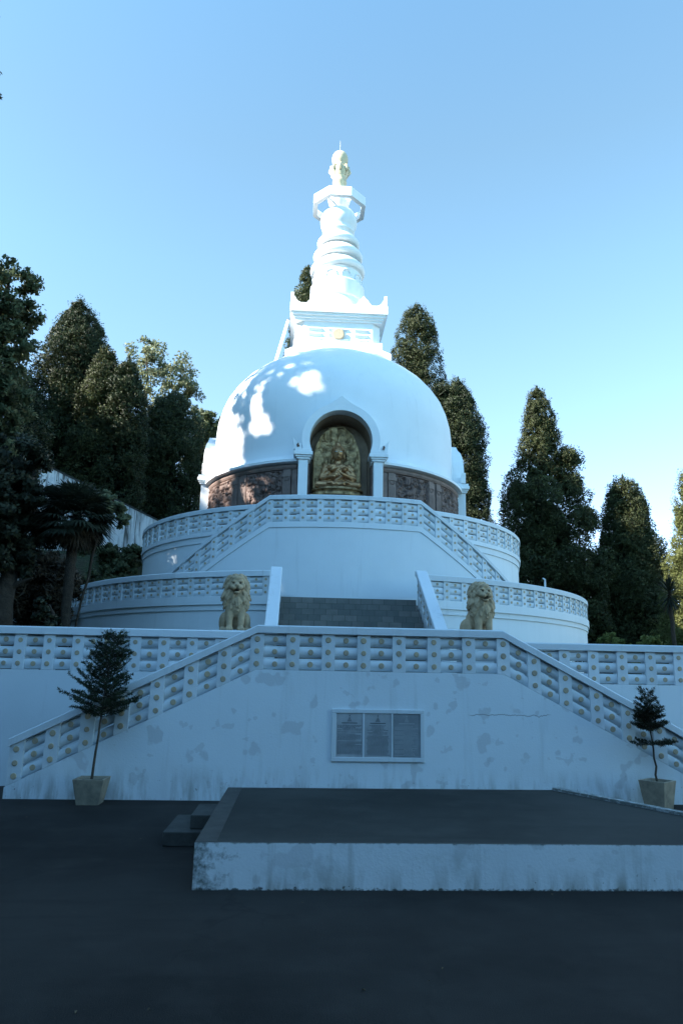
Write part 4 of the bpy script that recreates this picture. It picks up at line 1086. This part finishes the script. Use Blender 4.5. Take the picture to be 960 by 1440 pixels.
# stained hillside walls
def slanted_wall(name, p0, p1, zb, label, th=.3):
    (x0, y0, z0), (x1, y1, z1) = p0, p1
    d = Vector((x1-x0, y1-y0)).normalized(); nrm = Vector((-d.y, d.x))*th/2
    t = thing(name, (x0, y0, zb), label, 'wall', 'stained walls on the hillside')
    mb = MB(); vs = []
    for (x, y, z) in (p0, p1):
        for sg in (-1, 1): vs += [(x+sg*nrm.x, y+sg*nrm.y, zb), (x+sg*nrm.x, y+sg*nrm.y, z)]
    mb.add(vs, [(0, 1, 3, 2), (4, 6, 7, 5), (0, 4, 5, 1), (2, 3, 7, 6), (1, 5, 7, 3), (0, 2, 6, 4)]); mb.build('wall_face', M['white_stained'], t)
    mb = MB(); nrm2 = nrm*1.25; vs = []
    for (x, y, z) in (p0, p1):
        for sg in (-1, 1): vs += [(x+sg*nrm2.x, y+sg*nrm2.y, z+.003), (x+sg*nrm2.x, y+sg*nrm2.y, z+.09)]
    mb.add(vs, [(0, 1, 3, 2), (4, 6, 7, 5), (0, 4, 5, 1), (2, 3, 7, 6), (1, 5, 7, 3), (0, 2, 6, 4)]); mb.build('coping', M['concrete'], t)
    mb = MB(); L = math.hypot(x1-x0, y1-y0); k = max(2, int(L/1.9))
    for i in range(1, k):
        f = i/k; x, y, z = x0+(x1-x0)*f, y0+(y1-y0)*f, z0+(z1-z0)*f
        fr = nrm if nrm.y < 0 else -nrm
        mb.box(x-.02, x+.02, y+fr.y-.012, y+fr.y+.02, zb, z)
    mb.build('joint', M['soil'], t)
slanted_wall('hill_wall', (-18.5, 5.8, 14.2), (-8.3, 8.75, 9.85), 6.6, 'upper stained white hillside wall sloping down behind the upper terrace')
slanted_wall('hill_wall', (-12.6, -7.1, 5.6), (-9.1, -5.9, 4.5), 1.9, 'lower stained white wall showing between the bushy tree and the palm')

# right and behind the dome
conifer(7.3, 20.5, 2, 30.7, [(0, 2.6), (.45, 2.9), (.6, 2.75), (.75, 2.25), (.87, 1.65), (.95, 1.1), (1, .4)], M['conifer_olive'], 'tall conifer rising behind the right shoulder of the dome', 51, n=640, per=170, cr=.72, group=GR, lobes=.1)
conifer(10.0, 18.2, 2, 23.6, [(0, .5), (.18, .5), (.55, 1.1), (.70, 1.7), (.82, 1.35), (.93, .8), (1, .2)], M['conifer'], 'dark conifer with bulging top beside the dome', 52, extra=((9.2, 18.6, 22.6, .9, 26), (9.0, 18.6, 21.0, 1.2, 34), (9.4, 18.4, 19.4, 1.2, 30)), n=430, per=170, cr=.66, group=GR, lobes=.2)
conifer(10.9, 17.6, 2, 17.0, [(0, 1.8), (.4, 1.5), (.7, 1.0), (.85, .9), (1, .2)], M['conifer'], 'lower dark conifer at the right rim of the upper terrace', 53, n=300, per=150, cr=.55, group=GR)
conifer(13.6, 11.6, 2, 20.2, [(0, 2.9), (.2, 2.9), (.42, 2.5), (.55, 2.2), (.66, 1.75), (.74, 1.05), (.84, .72), (.93, .55), (1, .12)], M['conifer_olive'], 'tall lumpy conifer with narrow sunlit top right of the terraces', 54, n=640, per=170, cr=.62, group=GR, lobes=.35,
        extra=((15.1, 11.2, 15.6, .55, 10), (15.3, 11.3, 14.2, .6, 12), (16.2, 11.4, 11.8, .7, 14), (12.3, 11.4, 13.4, .6, 14), (16.9, 11.4, 9.0, .9, 16)), holes=.16)
conifer(19.3, 12.5, 2, 14.7, [(0, 2.1), (.3, 2.3), (.5, 2.1), (.7, 1.6), (.82, 1.25), (.93, .9), (1, .25)], M['conifer_olive'], 'blunt topped dark conifer second from the right edge', 55, n=520, per=170, cr=.6, group=GR, lobes=.35, holes=.2)
for x, y, zt, R, sd0, lb in ((16.6, 15.5, 9.6, 2.2, 56, 'low dark tree between the two tall right conifers'), (22.5, 17.5, 11.0, 2.4, 57, 'dark tree behind the blunt topped conifer'), (11.4, 14.5, 9.2, 1.8, 58, 'low dark tree behind the right side of the lower terrace')):
    conifer(x, y, 2, zt, env_(R, [(0, 1), (.4, 1.), (.7, .8), (1, .3)]), M['conifer'], lb, sd0, n=300, per=130, cr=.7, group=GR)
conifer(18.9, 3.9, 2, 12.6, [(0, 1.9), (.15, 2.0), (.4, 1.75), (.6, 1.25), (.68, .85), (.85, .7), (1, .25)], M['conifer_lit'], 'bright green sunlit tree cut by the right edge', 59, n=430, per=190, leaf=.15, cr=.48, group=GR, lobes=.2)
def sword_plant(x, y, zb, ztop, label, seed, R=.6, n=130):
    rng = np.random.RandomState(seed); t = thing('yucca', (x, y, zb), label, 'yucca')
    trunk_mesh((x, y, zb-.1), (x-.05, y, ztop), .07, .06, rng, M['bark'], t, 0, wob=.02)
    V = []; F = []; T = []
    for i in range(n):
        a = i*2.39996; e = 1.35-2.6*(i/n)**1.1; d = np.array([math.cos(a)*math.cos(e), math.sin(a)*math.cos(e), math.sin(e)])
        s = np.array([-math.sin(a), math.cos(a), 0]); L = R*(.8+.35*rng.rand()); o = np.array([x-.05, y, ztop+.1-.35*(i/n)])
        m = o+d*L*.5; tip = o+d*L-np.array([0, 0, .10*L])
        b_ = len(V); V += [o-s*.014, o+s*.014, m+s*.022, m-s*.022, tip]; F += [[b_, b_+1, b_+2, b_+3], [b_+3, b_+2, b_+4, b_+4]]; q = rng.rand(); T += [q, q]
    F = [f if f[2] != f[3] else [f[0], f[1], f[2], f[2]] for f in F]
    mb = MB(); mb.add(V, [tuple(dict.fromkeys(f)) for f in F]); o = mb.build('crown', M['palm'], t)
    return t
sword_plant(10.85, -7.9, 1.97, 4.95, 'dark yucca with spiky rosette at the right edge', 61)
broadtree(10.5, -6.6, 1.97, [(10.6, -6.6, 3.3, .35, 18), (10.2, -6.6, 3.1, .3, 14), (10.9, -6.6, 3.0, .3, 14), (10.4, -6.6, 2.6, .45, 16)], M['brightleaf'], 'bright green leafy bush beside the yucca', 62, per=60, leaf=.13, trunk=.03, block=3, limb=.3, name='bush', cat='bush', aspect=.5)
broadtree(13.6, 3.0, 1.97, [(13.5, 3.0, 4.0, .5, 18), (13.9, 3.2, 3.6, .5, 16), (13.3, 3.0, 3.3, .5, 16)], M['brightleaf'], 'small lit shrub at the right end of the lower terrace', 63, per=70, leaf=.16, trunk=.03, block=3, limb=.3, name='bush', cat='bush', aspect=.5)
conifer(-1.3, 44.2, 8, 48.6, env_(1.9, [(0, 1.), (.5, 1.), (.8, .8), (.95, .42), (1, .1)]), M['conifer_olive'], 'distant conifer tip showing left of the spire', 64, n=400, per=150, leaf=.32, cr=1.0, group='dark conifers behind the stupa')
# low plants along the foot of the lower terrace
for i, (x, y) in enumerate(((7.0, -9.2), (7.45, -8.95), (7.9, -8.7), (8.2, -8.2))):
    broadtree(x, y, 1.97, [(x, y, 2.75+.05*(i % 2), .16, 8), (x, y, 2.5, .2, 8)], M['bushleaf'], 'small dark plant at the right foot of the lower terrace', 65+i, per=20, leaf=.09, trunk=.015, block=0, limb=.15, name='plant', cat='plant', group='plants at the foot of the terrace', shell=.1)

# ---- potted saplings
def pot(t, x, y, w0, w1, h_, rot):
    mb = MB(); c, s_ = math.cos(rot), math.sin(rot)
    def sq(hw, z): return [(x+(a*c-b_*s_)*hw, y+(a*s_+b_*c)*hw, z) for a, b_ in ((-1, -1), (1, -1), (1, 1), (-1, 1))]
    mb.loft([sq(w0, 0), sq(w1, h_), sq(w1-.035, h_), sq(w1-.05, h_-.05)], cap=False); mb.add(sq(w0, .001), [(0, 1, 2, 3)])
    mb.build('pot', M['pot'], t, bevel=.008)
    mb = MB(); mb.add(sq(w1-.045, h_-.045), [(0, 1, 2, 3)]); mb.build('soil', M['soil'], t)
def sapling(x, y, label, seed, z0, z1, zt, branches, mat, rot, w0, w1, ph, tr=.022, bend=.06, leaf=.045, dens=1., tw=1., wid=.11):
    rng = np.random.RandomState(seed); t = thing('potted_tree', (x, y, 0), label, 'potted tree', 'potted saplings at the front wall')
    pot(t, x, y, w0, w1, ph, rot)
    top = np.array([x+bend, y, zt])
    def axis(z):
        q = (z-z0)/(zt-z0); return np.array([x+bend*q**1.3, y, z])
    mb = MB(); zz = np.linspace(z0, zt-.03, 12)
    mb.tube([tuple(axis(z)+np.array([rng.normal()*.006, rng.normal()*.006, 0])) for z in zz], [tr*(1-.8*i/11) for i in range(12)], 8)
    parts = []; 
    for (zb_, L, a, dz) in branches:
        p0 = axis(zb_); d = np.array([math.cos(a), math.sin(a), 0]); tip = p0+d*L+np.array([0, 0, dz])
        mid = (p0+tip)/2+np.array([0, 0, -.04*L if dz > 0 else .06*L])
        mb.tube([tuple(p0), tuple(mid), tuple(tip)], [tr*.32, tr*.22, tr*.08], 5)
        nt_ = max(3, int(L/.045*dens)); dirb = (tip-p0)/np.linalg.norm(tip-p0)
        for k in range(nt_):        # side twigs clothed in needles
            q = .18+.82*(k+rng.rand())/nt_; c0 = p0+(mid-p0)*q*2 if q < .5 else mid+(tip-mid)*(q*2-1)
            sv = unit(np.cross(dirb, [0, 0, 1]))*(1 if k % 2 else -1); tl = (.05+.10*(1-q))*(.7+.6*rng.rand())*tw
            td = unit(dirb*.75+sv*.75+np.array([0, 0, rng.normal()*.25+.15]))
            m_ = 26; u_ = rng.rand(m_); pos = c0+td*tl*u_[:, None]
            nd = unit(td*.8+rng.normal(size=(m_, 3))*.65); ln = leaf*(.6+.6*rng.rand(m_))[:, None]
            wv = unit(np.cross(nd, rng.normal(size=(m_, 3))))*leaf*wid
            Vn = np.stack([pos, pos+nd*ln*.5+wv, pos+nd*ln, pos+nd*ln*.5-wv], 1).reshape(-1, 3)
            parts.append((Vn, np.arange(m_*4).reshape(-1, 4), np.clip(rng.rand()*.6+rng.rand(m_)*.4, 0, 1), unit(nd*.4+rng.normal(size=(m_, 3)))))
    mb.build('trunk', M['bark_pale'], t); crown(parts, mat, t)
    return t
rng = np.random.RandomState(9); br = []
for i in range(112):      # left sapling: bushy cone with a wide skirt
    q = i/112; z = 1.28+1.27*q; L = (.44*(1-q)**.62+.07)*(.7+.5*rng.rand()); a = i*2.39996
    if z < 1.75 and math.cos(a) < -.3: L *= 1.2
    br.append((z, L, a, L*(.25+.6*rng.rand())*(1 if q > .2 else .5)+.02))
sapling(-4.53, -18.82, 'potted conifer sapling with bushy blue green crown at the left end of the front wall', 71, .34, 1.3, 2.66, br, M['sapling'], 0.0, .165, .235, .375, bend=.17, dens=1.15)
br = []
for i in range(60):      # right sapling: flat tiers with gaps
    tier, q = [(0, .0), (1, .28), (1, .36), (2, .45), (2, .52), (2, .58), (2, .66), (3, .78), (3, .9)][i % 9]
    z = .98+.80*q+rng.normal()*.015; L = (.25*(1-q)**.6+.05)*(.7+.5*rng.rand()); a = i*2.39996+rng.rand()
    br.append((z, L, a, .05*rng.rand()+.03+.10*q))
sapling(4.45, -18.85, 'potted conifer sapling with sparse tiered dark crown at the right end of the front wall', 72, .38, .9, 1.83, br, M['sapling_brown'], rad(38), .16, .215, .43, bend=-.09, dens=1.6, tr=.02, tw=.9)

# small white pipe on the lower terrace
mb = MB(); mb.tube([(6.6, -8.0, 4.98), (6.6, -8.0, 5.22)], [.03, .03], 8); mb.tube([(6.6, -8.0, 5.22), (6.52, -8.05, 5.26)], [.03, .02], 8)
props(mb.build('vent_pipe', M['white_rail'], loc=(6.6, -8.0, 4.98)), 'tiny white pipe standing on the right lower balustrade', 'pipe')

# ---- the grove on the slope to the left that keeps the court in shade
GS = 'hill grove beyond the left edge'
rng0 = np.random.RandomState(101)
GROVE = []
for i in range(24):
    y = 14-2.35*i+rng0.normal()*.3
    zt = 25.5 if y > 0 else 44 if -6.9 < y < -1.5 else 27 if y > -7.4 else 23.0 if y > -13.4 else 36.6 if y > -23 else 28.5 if y > -32 else 24  # heights set to steer where shade and sun fall
    if -16 < y < -13: y -= .35
    GROVE.append((-27+rng0.normal()*.5, y, zt+rng0.rand()*1.0, 2.5 if y < -7.4 else 2.1))
for i in range(8):
    GROVE.append((-37+rng0.normal(), -14-6.5*i+rng0.normal()*1.0, 30+3*rng0.rand(), 4.2))
for i in range(13):      # unseen trees added behind the camera to block sky light
    GROVE.append((-24+5.2*i+rng0.normal(), -49-2.5*math.sin(i*.5)+rng0.normal(), 12+5*rng0.rand(), 4.0))
SUN_GAPS = [((-3.15, -4.13, 12.69), 0.03), ((-3.22, -4.11, 12.4), 0.05), ((-3.23, -4.12, 12.09), 0.10), ((-3.16, -4.19, 11.78), 0.14),  # spots to be sunlit; grove foliage on their sun lines is removed
        ((-2.81, -4.44, 11.52), 0.20), ((-2.61, -4.56, 11.43), 0.12), ((-3.26, -4.11, 11.5), 0.14), ((-1.7, -4.82, 13.03), 0.07), 
        ((-1.38, -4.88, 13.2), 0.12), ((-1.22, -4.84, 13.44), 0.07), ((-0.99, -5.04, 12.91), 0.08), ((-1.48, -4.93, 12.88), 0.08), 
        ((-5.05, -0.6, 13.71), 0.25), ((-4.82, -1.82, 12.85), 0.30), ((-4.94, -1.67, 12.48), 0.45), ((-4.58, -2.54, 11.86), 0.50), 
        ((-4.41, -2.85, 11.3), 0.50), ((-4.13, -3.25, 11.0), 0.35), ((-4.45, -2.8, 10.86), 0.50), ((-4.56, -2.62, 10.52), 0.45), 
        ((-4.89, -1.94, 10.97), 0.50), ((-4.94, -1.76, 11.65), 0.50), ((-4.72, -2.31, 10.3), 0.40), ((-4.99, -1.65, 10.74), 0.50), 
        ((-4.62, -1.83, 13.5), 0.18), ((-3.86, -2.92, 13.78), 0.10), ((-4.22, -2.45, 13.71), 0.15), ((-6.02, -5.11, 6.3), 0.28), 
        ((-6.01, -5.21, 6.62), 0.25), ((-6.73, -4.14, 7.27), 0.25), ((-2.62, -9.99, 4.96), 0.35), ((-2.39, -10.05, 4.4), 0.20), 
        ((-5.09, -1.96, 9.42), 0.35), ((-5.13, -1.83, 8.99), 0.35), ((-1.84, -8.76, 4.57), 0.08),
        ((-12.2, -8.0, 15.3), 0.6), ((-12.4, -8.2, 13.8), 0.5)]
for i, (x, y, zt, R) in enumerate(GROVE):
    conifer(x, y, 0, zt, env_(R, [(0, 1), (.5, 1.), (.85, .95), (.95, .7), (1, .35)]), M['conifer'], 'tall dense conifer of the unseen shade groves, on the left slope and behind', 200+i, n=300 if -20 < y < -10 else 230, per=60 if -20 < y < -10 else 46, leaf=.6, cr=1.2, group=GS, holes=0., gaps=SUN_GAPS if x > -30 else ())
